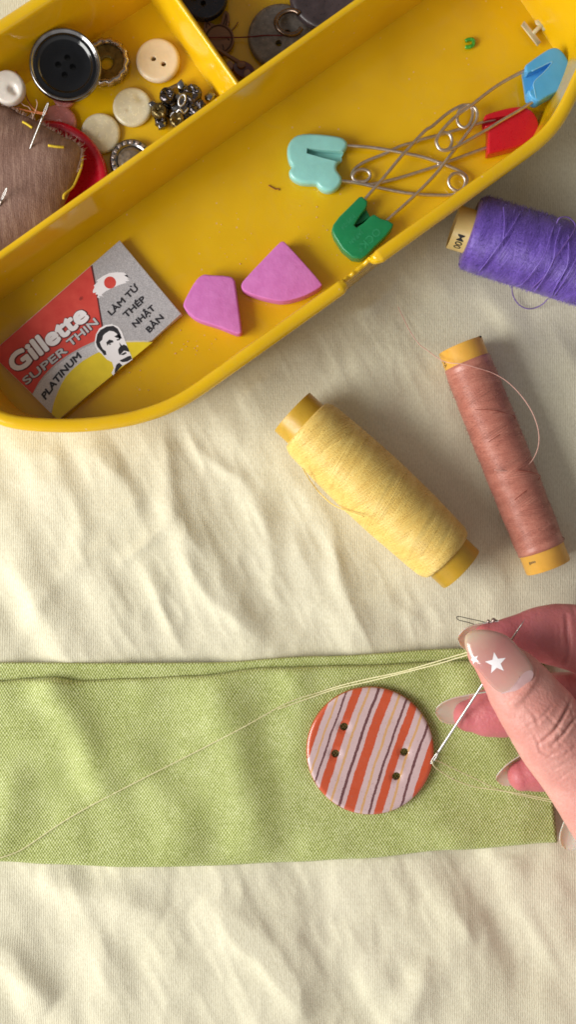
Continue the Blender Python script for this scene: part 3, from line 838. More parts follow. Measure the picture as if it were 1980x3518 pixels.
# green clasp
gr = R5([(590,570),(612,567),(650,600),(648,632),(632,662),(598,705),(556,772),(572,787),(620,755),(664,712),(696,692),(742,722),(798,737),(836,762),(828,792),(780,850),(700,928),(640,990),(600,1012),(540,1002),(470,942),(412,852),(395,802),(405,768),(450,708),(520,640)])
M_GR = head_mat('green clasp plastic', (.008, .21, .075), .35)
zg = .62
tg, hg = pin('nappy pin with an emerald green clasp', (920, 570), M_GR, gr, .17, zg, None,
    [(a, b, z) for (a, b), z in zip(R5([(560,680),(640,578),(760,440),(900,272),(1050,110)])+R6([(100,1185),(230,1075),(330,1012),(410,985),(470,1010),(478,1085),(450,1165),(400,1200),(350,1170),(335,1110),(355,1040),(420,990),(480,995),(518,1045),(518,1110),(490,1170),(400,1290),(230,1510)])+R5([(1130,415),(980,568),(800,730),(740,790)]),
     [.52,.52,.54,.56,.56,.54,.50,.49,.48,.50,.52,.52,.50,.48,.48,.50,.53,.57,.58,.58,.57,.56,.56,.52,.48,.46,.45])], smooth=0, bev=.05)
mesh('inner_web', prism([P(x, y, .4) for x, y in R5([(640,655),(668,712),(600,760),(560,775),(590,715)])], .2, .40, .02, 2), M_GR, tg)
ang = math.atan2(.9, 1)   # lettering runs towards upper right, seen upside down
def emboss(body, cx, cy, size, a, z, parent, m):
    v, f = text(body, size, .004, 0, 'CENTER', 1.05, .0)
    M = Matrix.Translation(P(cx, cy, z)) @ Matrix.Rotation(a, 4, 'Z')
    top = [M @ Vector((p.x, p.y-size*.35, 0)) for p in v]
    mesh('lettering', (top, f), m, parent)
M_GRL = mat('raised green lettering', (.025, .26, .115), .3)
for body, (x, y), s, a in (('OCK', (672, 868), .30, 225), ('©', (602, 950), .15, 225), ('JAPAN', (568, 862), .16, 225), ('NPJ-24', (512, 752), .17, 225)):
    px, py = R5([(x, y)])[0]
    emboss(body, px, py, s, math.radians(a), zg+.004, tg, M_GRL)
# blue clasp, leaning over the red one
bl = R6([(978,622),(1000,592),(1100,520),(1190,462),(1250,443),(1300,458),(1350,510),(1392,590),(1408,680),(1395,750),(1350,810),(1270,858),(1180,905),(1110,945),(1065,935),(1015,890),(1002,800),(985,690)])
bslot = R6([(940,640),(1005,680),(1215,578),(1228,600),(1060,770),(1045,850),(1010,850),(940,760)])
M_BL = head_mat('sky blue plastic', (.075, .36, .70), .35)
tb_, hb = pin('nappy pin with a sky blue clasp leaning against the tray wall', (1380, 190), M_BL, bl, .42, .92, bslot,
    [(a, b, z) for (a, b), z in zip(R6([(1110,590),(1000,645),(850,722),(700,812),(560,915),(480,980),(400,1035),(320,1095),(240,1170),(170,1255),(135,1325),(160,1390),(215,1412),(265,1385),(285,1330),(265,1265),(215,1245),(165,1270),(140,1330),(165,1395),(220,1413),(300,1392),(420,1330),(620,1215),(740,1140),(930,1030),(1060,940),(1130,880)]),
     [.78,.76,.74,.73,.71,.70,.69,.68,.66,.64,.62,.60,.58,.57,.57,.58,.60,.62,.66,.67,.66,.65,.64,.64,.66,.69,.72,.72])], bev=.05)
mesh('worn_edge', G().add(tube(spline([P(a, b, .915) for a, b in R6([(1035,668),(1120,628),(1215,582),(1222,598),(1150,680),(1058,772),(1062,850),(1078,925)])], 5), .014, 6)).add(tube(spline([P(a, b, .89) for a, b in R6([(990,618),(1100,538),(1190,478),(1250,460)])], 5), .02, 6)), mat('scuffed pale blue', (.20, .50, .78), .6), tb_)

# ------------------------------------------------------------------ odds and ends in the tray
M_CLEAR = N('clear plastic'); M_CLEAR.set(Base_Color=(.86, .66, .40), Roughness=.2, Transmission_Weight=.25, IOR=1.3, Subsurface_Weight=.4, Subsurface_Scale=U); M_CLEAR = M_CLEAR.m
t = thing('tag_fastener', 'clear ribbed plastic tag fastener shaped like a T above the blue pin', 'tag fastener', P(1340, 85, TR))
bar = R6([(940,240),(965,200),(1122,395),(1090,432)])
gq = G()
for k in range(4):
    a = Vector(P(*bar[0], .3)).lerp(P(*bar[1], .3), (k+.5)/4); b = Vector(P(*bar[3], .3)).lerp(P(*bar[2], .3), (k+.5)/4)
    gq.add(tube([a, b], .032, 8))
mesh('ribbed_bar', gq, M_CLEAR, t)
st1 = R6([(1045,318),(1100,262),(1180,215),(1205,195),(1270,140),(1335,100)])
mesh('stem', tube([P(x, y, z) for (x, y), z in zip(st1, (.3, .3, .3, .3, .3, .35))], [.06, .06, .05, .036, .030, .04], 8), M_CLEAR, t)
mesh('leaf', prism([P(a, b, .33) for a, b in R6([(1068,190),(1110,176),(1155,190),(1180,225),(1178,270),(1150,285),(1120,240),(1080,222)])], .25, .33, .02, 2), M_CLEAR, t)
M_GBEAD = mat('green bead glass', (.05, .32, .03), .12, coat=.5, var=.5, vscale=14)
tag(mesh('bead_piece', tube(spline([P(a, b, .23) for a, b in R6([(412,385),(440,372),(485,375),(486,420),(450,440),(410,442)])], 4), .055, 8), M_GBEAD, None, loc=P(1180, 110, TR)), 'tiny green C-shaped bit of bead glass on the tray floor', 'bead')
M_FIB = mat('brown fibre', (.24, .07, .02), .8)
for pts, lab in (([(1412, 62), (1418, 60), (1420, 66), (1427, 70)], 'tiny brown fibre near the tip of the clear tag fastener'),
                 ([(1408, 20), (1412, 26)], 'tiny brown speck of fibre at the top of the tray'),
                 ([(676, 466), (686, 472), (694, 476), (700, 474), (703, 479)], 'small brown knot of lint in the middle of the tray')):
    tag(mesh('lint', tube(spline([P(x, y, .18) for x, y in pts], 4), .016, 5), M_FIB, None, loc=P(*pts[0], TR)), lab, 'lint')
# crumbs of chalk and dust
gq = G()
for k in range(90):
    cx_, cy_ = random.choice(((530, 860), (700, 800), (600, 640), (860, 640), (420, 930), (760, 560)))
    p = P(cx_+random.gauss(0, 70), cy_+random.gauss(0, 55), .16); q = (p-P(943, 629, .2))
    if P(cx_, cy_).y and (p.x*.577-p.y*.816) > -4.75: continue
    r = random.uniform(.006, .017); v, f = lathe([(.0005, 0), (r, r*.3), (r*.7, r), (.0005, r*1.1)], 5)
    gq.add(([Vector(a)+p for a in v], f))
tag(mesh('chalk_dust', gq, mat('pale pink chalk crumbs', (.78, .50, .46), .9), None, loc=P(600, 800, .16)), 'scattered pale crumbs of chalk dust on the tray floor around the chalk pieces', 'chalk dust', kind='stuff')
# chalk
n = N('pink tailor chalk')
c = n.ramp(n.noise(2.5, 5, .7), [(.3, (.56, .145, .45)), (.7, (.66, .21, .56))])
vv = n.node('ShaderNodeTexVoronoi'); n.link(n.co(), vv.inputs['Vector']); vv.inputs['Scale'].default_value = 3.5
c = n.mix(n.math('MULTIPLY', n.math('LESS_THAN', vv.outputs['Distance'], .06), .4), c, (.42, .10, .22))
n.set(Base_Color=c, Roughness=.8); n.bump(n.math('ADD', n.noise(5, 5, .7), n.math('MULTIPLY', n.noise(30, 2), .2)), .022, .7); M_CHALK = n.m
def chalk(pts, z1, label):
    o = spline([P(x, y, z1) for x, y in pts], 3, closed=True)
    ob = mesh('chalk', prism(o, .16, z1, .09, 4), M_CHALK, None, loc=P(*pts[0], .16)); tag(ob, label, 'tailor chalk', 'pieces of tailor chalk')
chalk([(461,764),(474,736),(494,703),(512,690),(530,691),(575,694),(589,703),(593,722),(607,820),(606,838),(590,838),(550,822),(500,806),(476,790),(466,778)], .62, 'smaller magenta chalk piece with a blunt top, nearest the blade packet')
chalk([(608,714),(625,692),(660,655),(700,614),(712,607),(722,614),(760,655),(806,708),(808,720),(785,735),(755,748),(715,757),(680,753),(640,742),(613,730)], .66, 'wedge-shaped magenta chalk piece with a curved bottom, beside the chipped rim')

# ------------------------------------------------------------------ blade packet
ZP = .42
def R7(x, y, z=ZP): return P(x*.3232, 586+y*.3232, z)
n = N('red print'); n.set(Base_Color=n.ramp(n.noise(3, 4, .6), [(.3, (.62, .06, .05)), (.7, (.70, .09, .07))]), Roughness=.42); M_PR = n.m
n = N('silver print'); n.set(Base_Color=n.ramp(n.noise(40, 2, .7), [(.35, (.32, .31, .33)), (.65, (.54, .525, .55))]), Roughness=.4); M_PS = n.m
n = N('light silver print'); n.set(Base_Color=n.ramp(n.noise(40, 2, .7), [(.35, (.48, .47, .50)), (.65, (.68, .67, .70))]), Roughness=.4); M_PSL = n.m
for _m in (M_PR, M_PS, M_PSL): _m.node_tree.nodes['Principled BSDF'].inputs['Specular IOR Level'].default_value = .25
M_PY = mat('yellow print', (.78, .60, .02), .4, var=.06); M_PW = mat('white print', (.88, .86, .90), .45, var=.03)
M_PK = mat('black print', (.018, .016, .022), .45); M_PKR = mat('shadow print', (.10, .010, .012), .5); M_CARD = mat('card edge', (.70, .64, .52), .6)
pk = thing('blade_packet', 'flat red, silver and yellow razor blade packet in the tray corner', 'packet', P(215, 830, .16))
TL, TT, TRt, TB = (-87, 947), (930, 55), (1412, 630), (466, 1473)
TB = (452, 1458); TL = (-80, 936)
mesh('carton', prism([R7(*TL), R7(*TT), R7(*TRt), R7(*TB)], .17, ZP, .02, 2), [M_CARD], pk)
def pf(name, pts, m, lev, par=pk):
    return mesh(name, flat([R7(x, y, ZP+lev*.0009) for x, y in pts]), m, par, smooth=False)
e_ = 6
pf('silver_panel', [(-74, 936), (930, 62), (1405, 630), (1180, 838), (980, 838), (640, 900), (440, 1100), (400, 1400)], M_PS, 1)
pf('yellow_panel', [(1188, 850), (1100, 848), (985, 850), (900, 868), (835, 893), (775, 925), (730, 945), (690, 968), (643, 996), (600, 1030), (553, 1072), (510, 1120), (477, 1175), (450, 1235), (430, 1284), (415, 1330), (406, 1370), (400, 1410), (452, 1452), (520, 1395)], M_PY, 2)
pf('silver_band', [(250, 1258), (300, 1180), (337, 1130), (380, 1085), (436, 1032), (500, 985), (570, 940), (640, 900), (690, 876), (742, 858), (770, 925), (690, 966), (643, 994), (600, 1026), (552, 1068), (508, 1116), (474, 1172), (445, 1232), (408, 1330), (394, 1402)], M_PSL, 3)
pf('red_panel', [(-74, 938), (705, 258), (722, 300), (742, 420), (790, 722), (795, 760), (742, 840), (690, 862), (640, 886), (568, 925), (500, 968), (436, 1014), (380, 1066), (337, 1112), (300, 1160), (250, 1252)], M_PR, 4)
pf('panel_line', [(705, 258), (718, 250), (752, 440), (800, 722), (790, 740), (742, 440)], M_PKR, 5)
pf('brush_stroke', [(720,455),(735,420),(728,410),(760,380),(750,370),(800,335),(850,312),(910,305),(965,308),(985,325),(965,330),(1005,352),(985,358),(1010,368),(975,378),(985,388),(940,400),(880,425),(820,455),(790,480),(800,495),(770,490),(775,510),(755,500),(762,480),(740,478),(748,462),(722,468)], M_PW, 6)
mesh('red_dot', flat([R7(855+47*math.cos(a), 386+47*math.sin(a), ZP+.0062) for a in np.linspace(0, 2*PI, 33)[:-1]]), M_PR, pk, smooth=False)
def word(body, x0, y0, x1, y1, cap, mats, offs, shear=0, lev=7, name='lettering', parts=None, curve=0):
    "text whose baseline runs between two measured points"
    a, b = R7(x0, y0), R7(x1, y1); L = (b-a).length; ang = math.atan2(b.y-a.y, b.x-a.x)
    for i, (m, (off, dx, dy)) in enumerate(zip(mats, offs)):
        v0, f0 = text(body, 1, 0, shear)
        W = max(p.x for p in v0); sx = L/W; sy = cap/.69
        M = Matrix.Translation((a.x, a.y, ZP+lev*.0009+i*.0009)) @ Matrix.Rotation(ang, 4, 'Z')
        gq = G()
        for q, (ox, oy) in enumerate(((0, 0), (off, 0), (-off, 0), (0, off), (0, -off), (off*.7, off*.7), (-off*.7, off*.7), (off*.7, -off*.7), (-off*.7, -off*.7))):
            if off == 0 and q: break
            gq.add(([M @ Vector((p.x*sx+dx+ox, p.y*sy+dy+oy+curve*math.sin(PI*min(1, max(0, p.x/W))), q*.00006)) for p in v0], f0))
        mesh(name, gq, m, pk, smooth=False)
word('Gillette', 118, 1098, 690, 664, .47, [M_PKR, M_PW], [(.062, .012, -.012), (.034, 0, 0)], 0, 8)
word('®', 628, 530, 650, 505, .075, [M_PKR], [(.0, 0, 0)], 0, 8)
word('SUPER', 198, 1186, 525, 925, .20, [M_PK, M_PSL], [(.026, .010, -.008), (.008, 0, 0)], 0, 8)
word('THIN', 545, 888, 766, 706, .20, [M_PK, M_PSL], [(.026, .010, -.008), (.008, 0, 0)], 0, 8)
word('PLATINUM', 350, 1304, 640, 960, .175, [M_PK], [(.013, 0, 0)], .15, 8, curve=.05)
word('LÀM TỪ', 862, 648, 1083, 432, .16, [M_PK], [(.010, 0, 0)], 0, 8)
word('THÉP', 982, 664, 1136, 522, .16, [M_PK], [(.010, 0, 0)], 0, 8)
word('NHẬT', 1050, 740, 1210, 592, .16, [M_PK], [(.010, 0, 0)], 0, 8)
word('BẢN', 1160, 782, 1276, 664, .16, [M_PK], [(.010, 0, 0)], 0, 8)
em = pf('portrait_emblem', [(735,850),(745,790),(770,745),(820,715),(870,710),(918,728),(948,770),(966,820),(985,870),(1005,920),(1022,960),(1030,985),(990,1012),(940,1042),(905,1078),(880,1108),(866,1092),(885,1050),(870,1005),(830,985),(790,940),(760,920),(740,880)], M_PW, 8)
gq = G()
for sh in ([(745,850),(755,790),(780,755),(830,728),(880,722),(915,745),(938,790),(942,818),(925,838),(918,800),(905,780),(880,765),(850,762),(820,780),(800,800),(795,830),(775,850),(785,880),(800,905),(822,920),(827,948),(808,952),(795,930),(772,905),(755,885)],
           [(826,852),(848,830),(878,836),(882,850),(862,848),(846,862),(833,878)], [(842,864),(856,860),(866,866),(852,872)],
           [(888,806),(915,790),(938,798),(950,822),(930,818),(905,816)], [(905,828),(925,826),(930,834),(910,838)],
           [(925,850),(940,868),(952,880),(936,886)],
           [(918,908),(932,885),(962,868),(985,878),(1000,905),(1006,926),(985,920),(963,917),(945,937),(930,952),(921,932)],
           [(936,948),(955,936),(977,926),(986,936),(960,951)],
           [(930,992),(965,976),(995,960),(1017,955),(1026,980),(990,1001),(955,1006),(940,1001)],
           [(893,1062),(905,1025),(925,1010),(952,1030),(936,1046),(906,1080),(889,1094)]):
    gq.add(flat([R7(x, y, ZP+9.5*.0009) for x, y in sh]))
mesh('portrait_ink', gq, M_PK, em, smooth=False)
# ------------------------------------------------------------------ thread spools
def yarn_mat(name, lo, mid, hi, rough=.38, sheen=.08):
    n = N(name)
    x, y, z = n.sep()
    th = n.math('ARCTAN2', y, n.math('SUBTRACT', z, 0))
    f = n.noise(2.2, 4, .65, src=n.mp((3, .8, .8))); f2 = n.noise(30, 2, .6)
    t = n.math('ADD', n.math('MULTIPLY', f, .45), n.math('ADD', n.math('MULTIPLY', f2, .45), .05))
    n.set(Base_Color=n.ramp(t, [(.34, lo), (.5, mid), (.68, hi)]), Roughness=rough, Sheen_Weight=sheen)
    n.b.inputs['Specular IOR Level'].default_value = .6
    n.bump(n.noise(40, 2, .6), .005, .4)
    return n.m
GS = 'spools of thread on the cloth'
def spool(label, x0, y0, x1, y1, r, rt, ext0, ext1, ymat, tmat, seed, tr=.0115, passes=9, pitch=1.35, fuzz=300, bulge=.03, fuzzlen=.09, ends=(1, 1)):
    a, b = P(x0, y0, r), P(x1, y1, r); L = (b-a).length; ang = math.atan2(b.y-a.y, b.x-a.x)
    t = thing('thread_spool', label, 'thread spool', (a.x, a.y, 0), rotm(0, 0, math.degrees(ang)), GS)
    ax = Matrix.Translation((0, 0, r)) @ Matrix.Rotation(PI/2, 4, 'Y')     # lathe z -> local x
    w = .07
    prof = [(rt-w, -ext0), (rt-.01, -ext0), (rt, -ext0+.015), (rt, L+ext1-.015), (rt-.01, L+ext1), (rt-w, L+ext1), (rt-w, -ext0)]
    v, f = lathe(prof, 72, close=False)
    mesh('tube', G().add((v, f), 0, ax), tmat, t, local=True, autosmooth=40)
    R = random.Random(seed)
    def rad(x):
        u = x/L
        e = min(1, u/.06, (1-u)/.06)
        return (r-.03)*(1+bulge*math.sin(PI*min(1, max(0, u)))-bulge) - .16*r*(1-math.sqrt(max(0, 1-(1-max(0, e))**2)))
    ns = 60
    v, f = lathe([(rt-.01, .0)]+[(max(rt+.025, rad(L*i/ns)), L*i/ns) for i in range(ns+1)]+[(rt-.01, L)], 72, close=False)
    body = mesh('yarn', G().add((v, f), 0, ax), ymat, t, local=True)
    gq = G(); dirn = 1; a0 = R.uniform(0, 6)
    for p in range(passes):
        pit = pitch*R.uniform(.95, 1.06); steps = 40; nb = R.randint(9, 15); sp_ = tr*2.35
        n = int((L-.04)/pit*steps)
        for q in range(nb):
            off = q*sp_; pts = []; jr = R.uniform(-.0015, .0015)
            for k in range(-6, n+7):
                x = .02+(L-.04)*k/n
                th = a0+dirn*0+2*PI*k/steps
                x = x+off-nb*sp_/2+.006*math.sin(k*.21+q*2.1+p)
                if x < .02 or x > L-.02: continue
                if dirn < 0: x = L-x
                rr = rad(x)+.004+.004*(p/passes)*2+jr*.6
                pts.append(Vector((x, rr*math.sin(th), r+rr*math.cos(th))))
            if len(pts) > 4: gq.add(tube(pts, tr*R.uniform(.9, 1.1), 4, caps=False))
        a0 = a0+2*PI*n/steps+R.uniform(1.5, 4.5); dirn = -dirn
    # dense parallel wraps between reversals
    turns = int(L/(tr*2.6)); pts = []
    for k in range(turns*30):
        u = k/(turns*30); x = .05+(L-.1)*u; th = 2*PI*k/30
        xx = x+.16*math.sin(th+u*9)*min(1, 4*u, 4*(1-u)); rr = rad(min(L, max(0, xx)))+.002
        pts.append(Vector((xx, rr*math.sin(th), r+rr*math.cos(th))))
    gq.add(tube(pts, tr, 4, caps=False))
    mesh('wound_thread', gq, ymat, body, local=True)
    if fuzz:
        gq = G()
        for k in range(fuzz):
            x = R.uniform(.02, L-.02); th = R.uniform(0, 2*PI); rr = rad(x)+.01
            d = Vector((R.uniform(-1, 1), math.sin(th)+R.uniform(-.9, .9), math.cos(th)+R.uniform(-.9, .9))).normalized()
            p0 = Vector((x, rr*math.sin(th), r+rr*math.cos(th))); q = fuzzlen*R.uniform(.4, 1)
            d2 = (d+Vector((R.uniform(-1, 1), R.uniform(-1, 1), R.uniform(-1, 1)))*.7).normalized()
            gq.add(tube([p0, p0+d*q*.5, p0+d*q*.5+d2*q*.5], [.004, .0035, .002], 3, caps=False))
        mesh('fuzz', gq, ymat, body, local=True)
    return t, L, ang, rad
M_YY = yarn_mat('yellow yarn', (.68, .44, .10), (.82, .58, .155), (.90, .70, .24))
M_TY = mat('ochre tube plastic', (.52, .31, .025), .35, var=.1, vscale=2, sss=.15)
ty, Ly, ay, rady = spool('thick pale yellow thread spool on an ochre tube', 770, 1068, 1127, 1400, 1.0, .70, .50, .50, M_YY, M_TY, 3, fuzz=500, fuzzlen=.05, passes=11, bulge=.11)
M_YP = yarn_mat('rose yarn', (.37, .12, .085), (.48, .175, .125), (.60, .265, .195))
M_TO = mat('orange tube plastic', (.72, .38, .06), .35, var=.07, vscale=2, sss=.15)
tp, Lp, ap, radp = spool('slim dusty rose thread spool on an orange tube', 1176, 912, 1363, 1381, .69, .62, .50, .53, M_YP, M_TO, 5, fuzz=900, fuzzlen=.09, tr=.009, passes=9, pitch=1.0, bulge=.03)
M_YV = yarn_mat('violet yarn', (.085, .038, .25), (.145, .075, .42), (.25, .14, .62), sheen=.15)
M_TC = mat('cream tube plastic', (.74, .53, .20), .4, var=.05, vscale=2, sss=.15)
tv, Lv, av, radv = spool('thick fuzzy purple thread spool lying against the outside of the tray', 1182, 583, 1660, 731, 1.02, .58, .46, .5, M_YV, M_TC, 8, fuzz=5200, fuzzlen=.11, passes=11, bulge=.0)

def tube_text(body, parent, rt, r, x, y0, size, m, off=.01):
    v, f = text(body, size, off)
    nv = []
    for p in v:
        th = (p.x+y0)/rt; xx = x-p.y
        nv.append(Vector((xx, (rt+.004)*math.sin(th), r+(rt+.004)*math.cos(th))))
    mesh('tube_print', (nv, f), m, parent, local=True)
M_INK = mat('black ink', (.015, .012, .01), .5)
tube_text('00M', tv, .58, 1.02, -.12, -.78, .27, M_INK, .004)
tube_text('guno', tp, .62, .69, Lp+.22, -.62, .11, M_INK, .002)
gq = G()
for k in range(10):
    th = random.uniform(-1.45, -1.2); x = -.2+random.uniform(-.1, .1)
    rr = .623; p = Vector((x, rr*math.sin(th), .69+rr*math.cos(th))); gq.add(tube([p, p+Vector((.03, .0, .012))], .01, 5))
th = .9; p = Vector((-.49, .6*math.sin(th), .69+.6*math.cos(th))); gq.add(tube([p, p+Vector((.01, .06, -.05))], .03, 6))
mesh('ink_specks', gq, M_INK, tp, local=True)

# loose ends
tloc = lambda t, x, y, z: MATS_CM[t] @ Vector((x, y, z))
def loose(pts, r, m, label, par, name='loose_end'):
    mesh(name, tube(spline([P(*p) for p in pts], 8), r, 6), m, par)
M_RS = mat('rose strand', (.72, .40, .33), .5, var=.15, vscale=9)
loose([(1003,772,.05),(1012,792,.06),(1032,832,.08),(1055,865,.12),(1080,884,.5),(1105,902,1.0),(1128,912,1.28),(1165,916,1.42),(1200,925,1.42),(1240,938,1.25),(1280,962,1.2),(1318,1002,1.2),(1344,1045,1.2),(1357,1090,1.2),(1354,1130,1.2),(1335,1165,1.2),(1305,1183,1.25),(1275,1185,1.33),(1245,1182,1.38)], .011, M_RS, '', tp)
M_RD2 = mat('dark rose strand', (.33, .08, .05), .5)
loose([(1195,1030,1.42),(1240,1032,1.42),(1275,1040,1.26),(1297,1049,1.06),(1290,1064,1.11),(1262,1090,1.34),(1230,1112,1.44)], .010, M_RD2, '', tp)
loose([(1300,1182,1.42),(1340,1188,1.26),(1361,1198,1.06),(1345,1218,1.21),(1318,1240,1.40),(1296,1258,1.46)], .010, M_RD2, '', tp)
loose([(1385,1355,1.2),(1408,1348,1.05),(1421,1356,.9),(1400,1364,1.1)], .010, M_RD2, '', tp)
loose([(762,1178,1.6),(778,1205,1.35),(792,1224,.95),(808,1243,.8),(839,1270,1.1),(883,1289,1.55),(917,1300,1.85)], .018, M_YY, '', ty)
M_VS = mat('violet strand', (.17, .09, .36), .5, var=.15, vscale=9)
loose([(1290,722,.5),(1291,738,.2),(1298,755,.1),(1312,770,.07),(1332,777,.07),(1352,773,.08),(1368,764,.2),(1379,752,.4)], .016, M_VS, '', tv)
for pts in ([(1268,520,1.95),(1271,560,2.08),(1268,600,2.05),(1263,650,1.7),(1262,690,1.3)],
            [(1310,535,1.9),(1290,570,2.08),(1262,610,2.06),(1225,660,1.7),(1205,685,1.2)],
            [(1395,570,1.9),(1385,600,2.08),(1372,640,2.1),(1345,680,1.9),(1318,712,1.45),(1300,720,1.1)],
            [(1402,562,1.9),(1410,548,2.0),(1432,547,1.9),(1449,566,1.8),(1440,590,2.05),(1405,640,2.08),(1375,690,1.85),(1340,725,1.3)],
            [(1412,570,2.0),(1400,610,2.1),(1395,650,2.1),(1370,700,1.8),(1345,735,1.2)],
            [(1432,590,2.0),(1432,630,2.1),(1428,670,2.0),(1400,720,1.6),(1390,745,1.1)],
            [(1470,600,2.0),(1452,650,2.1),(1425,700,1.9),(1395,745,1.2)]):
    loose(pts, .017, M_VS if pts[0][0] == 1402 else M_YV, '', tv)

# ------------------------------------------------------------------ striped button
n = N('orange striped glaze')
x, y, z = n.sep()
wob = n.math('MULTIPLY', n.math('SUBTRACT', n.noise(1.4, 3, .6), .5), .10)
wob2 = n.math('MULTIPLY', n.math('SUBTRACT', n.noise(20, 4, .7), .5), .055)
u = n.math('SUBTRACT', x, n.math('MULTIPLY', y, .335))
u = n.math('SUBTRACT', u, n.math('MULTIPLY', n.math('MULTIPLY', y, y), .015))
u = n.math('ADD', n.math('ADD', u, wob), wob2)
ua = n.math('DIVIDE', n.math('ADD', u, 1.77), 3.54)
O = (.54, .066, .012); Wt = (.60, .45, .46); T = (.62, .36, .15); D = (.10, .035, .045)
seq = [(175, O), (212, Wt), (262, T), (278, Wt), (318, D), (334, Wt), (370, O), (440, Wt), (486, T), (506, Wt), (562, D), (584, Wt), (618, O), (702, Wt), (752, T), (772, Wt), (820, D), (840, Wt), (866, O), (938, Wt), (985, T), (1003, Wt), (1060, D), (1082, Wt), (1140, O)]
stops = [(max(0, (a-170)/1035), cc) for a, cc in seq]
r_ = n.ramp(ua, stops, 'CONSTANT')
spk = n.node('ShaderNodeTexVoronoi'); n.link(n.co(), spk.inputs['Vector']); spk.inputs['Scale'].default_value = 9
r_ = n.mix(n.math('MULTIPLY', n.math('LESS_THAN', spk.outputs['Distance'], .12), .5), r_, (.22, .12, .12))
r_ = n.mix(n.math('MULTIPLY', n.noise(8, 4, .7), .22), r_, (.50, .25, .20))
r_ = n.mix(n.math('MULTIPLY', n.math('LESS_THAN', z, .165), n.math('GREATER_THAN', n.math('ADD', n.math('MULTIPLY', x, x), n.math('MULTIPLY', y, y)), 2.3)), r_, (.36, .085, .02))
n.set(Base_Color=r_, Roughness=.22, Coat_Weight=.5); n.b.inputs['Coat Roughness'].default_value = .05
n.bump(n.noise(2.5, 4, .6), .018, .5); M_STR = n.m
ZB = .53; R = 162/PPC*(CAMH-ZB-.1)/CAMH
cB = P(933, 1891, ZB+.12); cB.z = .40
ctr = [(867,1830),(845,1898),(1019,1894),(999,1955)]
hc = [(P(a, b, ZB+.1)-cB) for a, b in ctr]
prof = [(.001, 0), (R*.96, 0), (R*.99, .04), (R, .10), (R*.995, .15), (R*.975, .185), (R*.94, .20)]
prof += [(R*.94*(1-i/60), .20-.02*(1-math.cos(PI/2*min(1, i/20)))) for i in range(1, 60)]+[(.001, .18)]
v, f = lathe(prof, 160)
nv = []
for p in v:
    xx, yy, zz = p
    if zz > .17:
        for h in hc:
            d = math.hypot(xx-h.x, yy-h.y); zz -= .035*math.exp(-((d-.0)/.17)**4)
    nv.append(Vector((xx+cB.x, yy+cB.y, zz+cB.z)))
sb = mesh('button', (nv, f), [M_STR], None, loc=cB)
for h in hc:
    v, f = lathe([(.112, -1), (.112, 1)], 24)
    cut(sb, ([Vector((p[0]+h.x+cB.x, p[1]+h.y+cB.y, p[2]+cB.z)) for p in v], f))
for p in sb.data.polygons: p.use_smooth = True
tag(sb, 'large round button striped orange, white, tan and brown on the green fabric', 'button')
# ------------------------------------------------------------------ the hand
def limb(rows, n=7, sides=36, capa=True, capb=False):
    "rows: (x, y, z, half width cm, half height cm) in measured positions -> closed loft"
    pts = [P(a, b, c) for a, b, c, _, _ in rows]
    P5 = spline([Vector((p.x, p.y, p.z)) for p in pts], n)
    W5 = spline([Vector((r[3], r[4], 0)) for r in rows], n)
    path = list(P5); wd = [(w.x, w.y) for w in W5]
    T0 = (path[0]-path[1]).normalized(); a0 = path[0]
    pre = []; 
    for k in range(1, 8):      # rounded tip
        s = math.sin(PI/2*k/7.5); c = math.cos(PI/2*k/7.5)
        pre.append((a0+T0*wd[0][0]*s*.95, wd[0][0]*c, wd[0][1]*c))
    post = []
    T1 = (path[-1]-path[-2]).normalized()
    for k in range(1, 8):
        s = math.sin(PI/2*k/7.5); c = math.cos(PI/2*k/7.5)
        post.append((path[-1]+T1*wd[-1][0]*s*.8, wd[-1][0]*c, wd[-1][1]*c))
    rowsR = [(p, a, b) for p, a, b in reversed(pre)]+[(p, w[0], w[1]) for p, w in zip(path, wd)]+post
    v = []; f = []; m = len(rowsR)
    for i, (p, a, b) in enumerate(rowsR):
        q0 = rowsR[max(0, i-1)][0]; q1 = rowsR[min(m-1, i+1)][0]
        T = (q1-q0).normalized(); S = T.cross(Vector((0, 0, 1))).normalized(); Nn = S.cross(T).normalized()
        for k in range(sides):
            an = 2*PI*k/sides; v.append(p+S*a*math.cos(an)+Nn*b*math.sin(an))
    for i in range(m-1):
        for k in range(sides):
            k2 = (k+1) % sides; f.append((i*sides+k, i*sides+k2, (i+1)*sides+k2, (i+1)*sides+k))
    f.append(tuple(range(sides-1, -1, -1))); f.append(tuple((m-1)*sides+k for k in range(sides)))
    return v, f
THUMB = [(1226,1640,3.30,.50,.34),(1252,1664,3.32,.60,.42),(1290,1705,3.38,.76,.55),(1322,1750,3.42,.84,.66),(1368,1812,3.46,.93,.76),(1405,1868,3.46,.95,.80),(1452,1930,3.45,.97,.84),(1516,2020,3.5,1.03,.92),(1605,2130,3.5,1.25,1.15),(1720,2270,3.4,1.7,1.5),(1900,2380,3.2,1.9,1.9)]
INDEX = [(1222,1598,2.20,.30,.30),(1262,1600,2.16,.44,.38),(1310,1600,2.10,.60,.46),(1370,1596,2.08,.76,.56),(1424,1600,2.10,.84,.62),(1480,1612,2.2,.90,.70),(1560,1640,2.6,.92,.78),(1700,1700,3.2,1.0,.9),(1880,1900,3.7,1.15,1.1),(2000,2100,3.6,1.2,1.2)]
MIDDLE = [(1180,1801,1.62,.42,.40),(1212,1797,1.62,.58,.50),(1260,1789,1.65,.69,.58),(1330,1777,1.7,.77,.64),(1420,1768,1.75,.80,.66),(1520,1780,1.85,.88,.74),(1680,1840,2.2,.95,.85),(1880,1990,2.6,1.1,1.0),(2020,2180,2.8,1.2,1.2)]
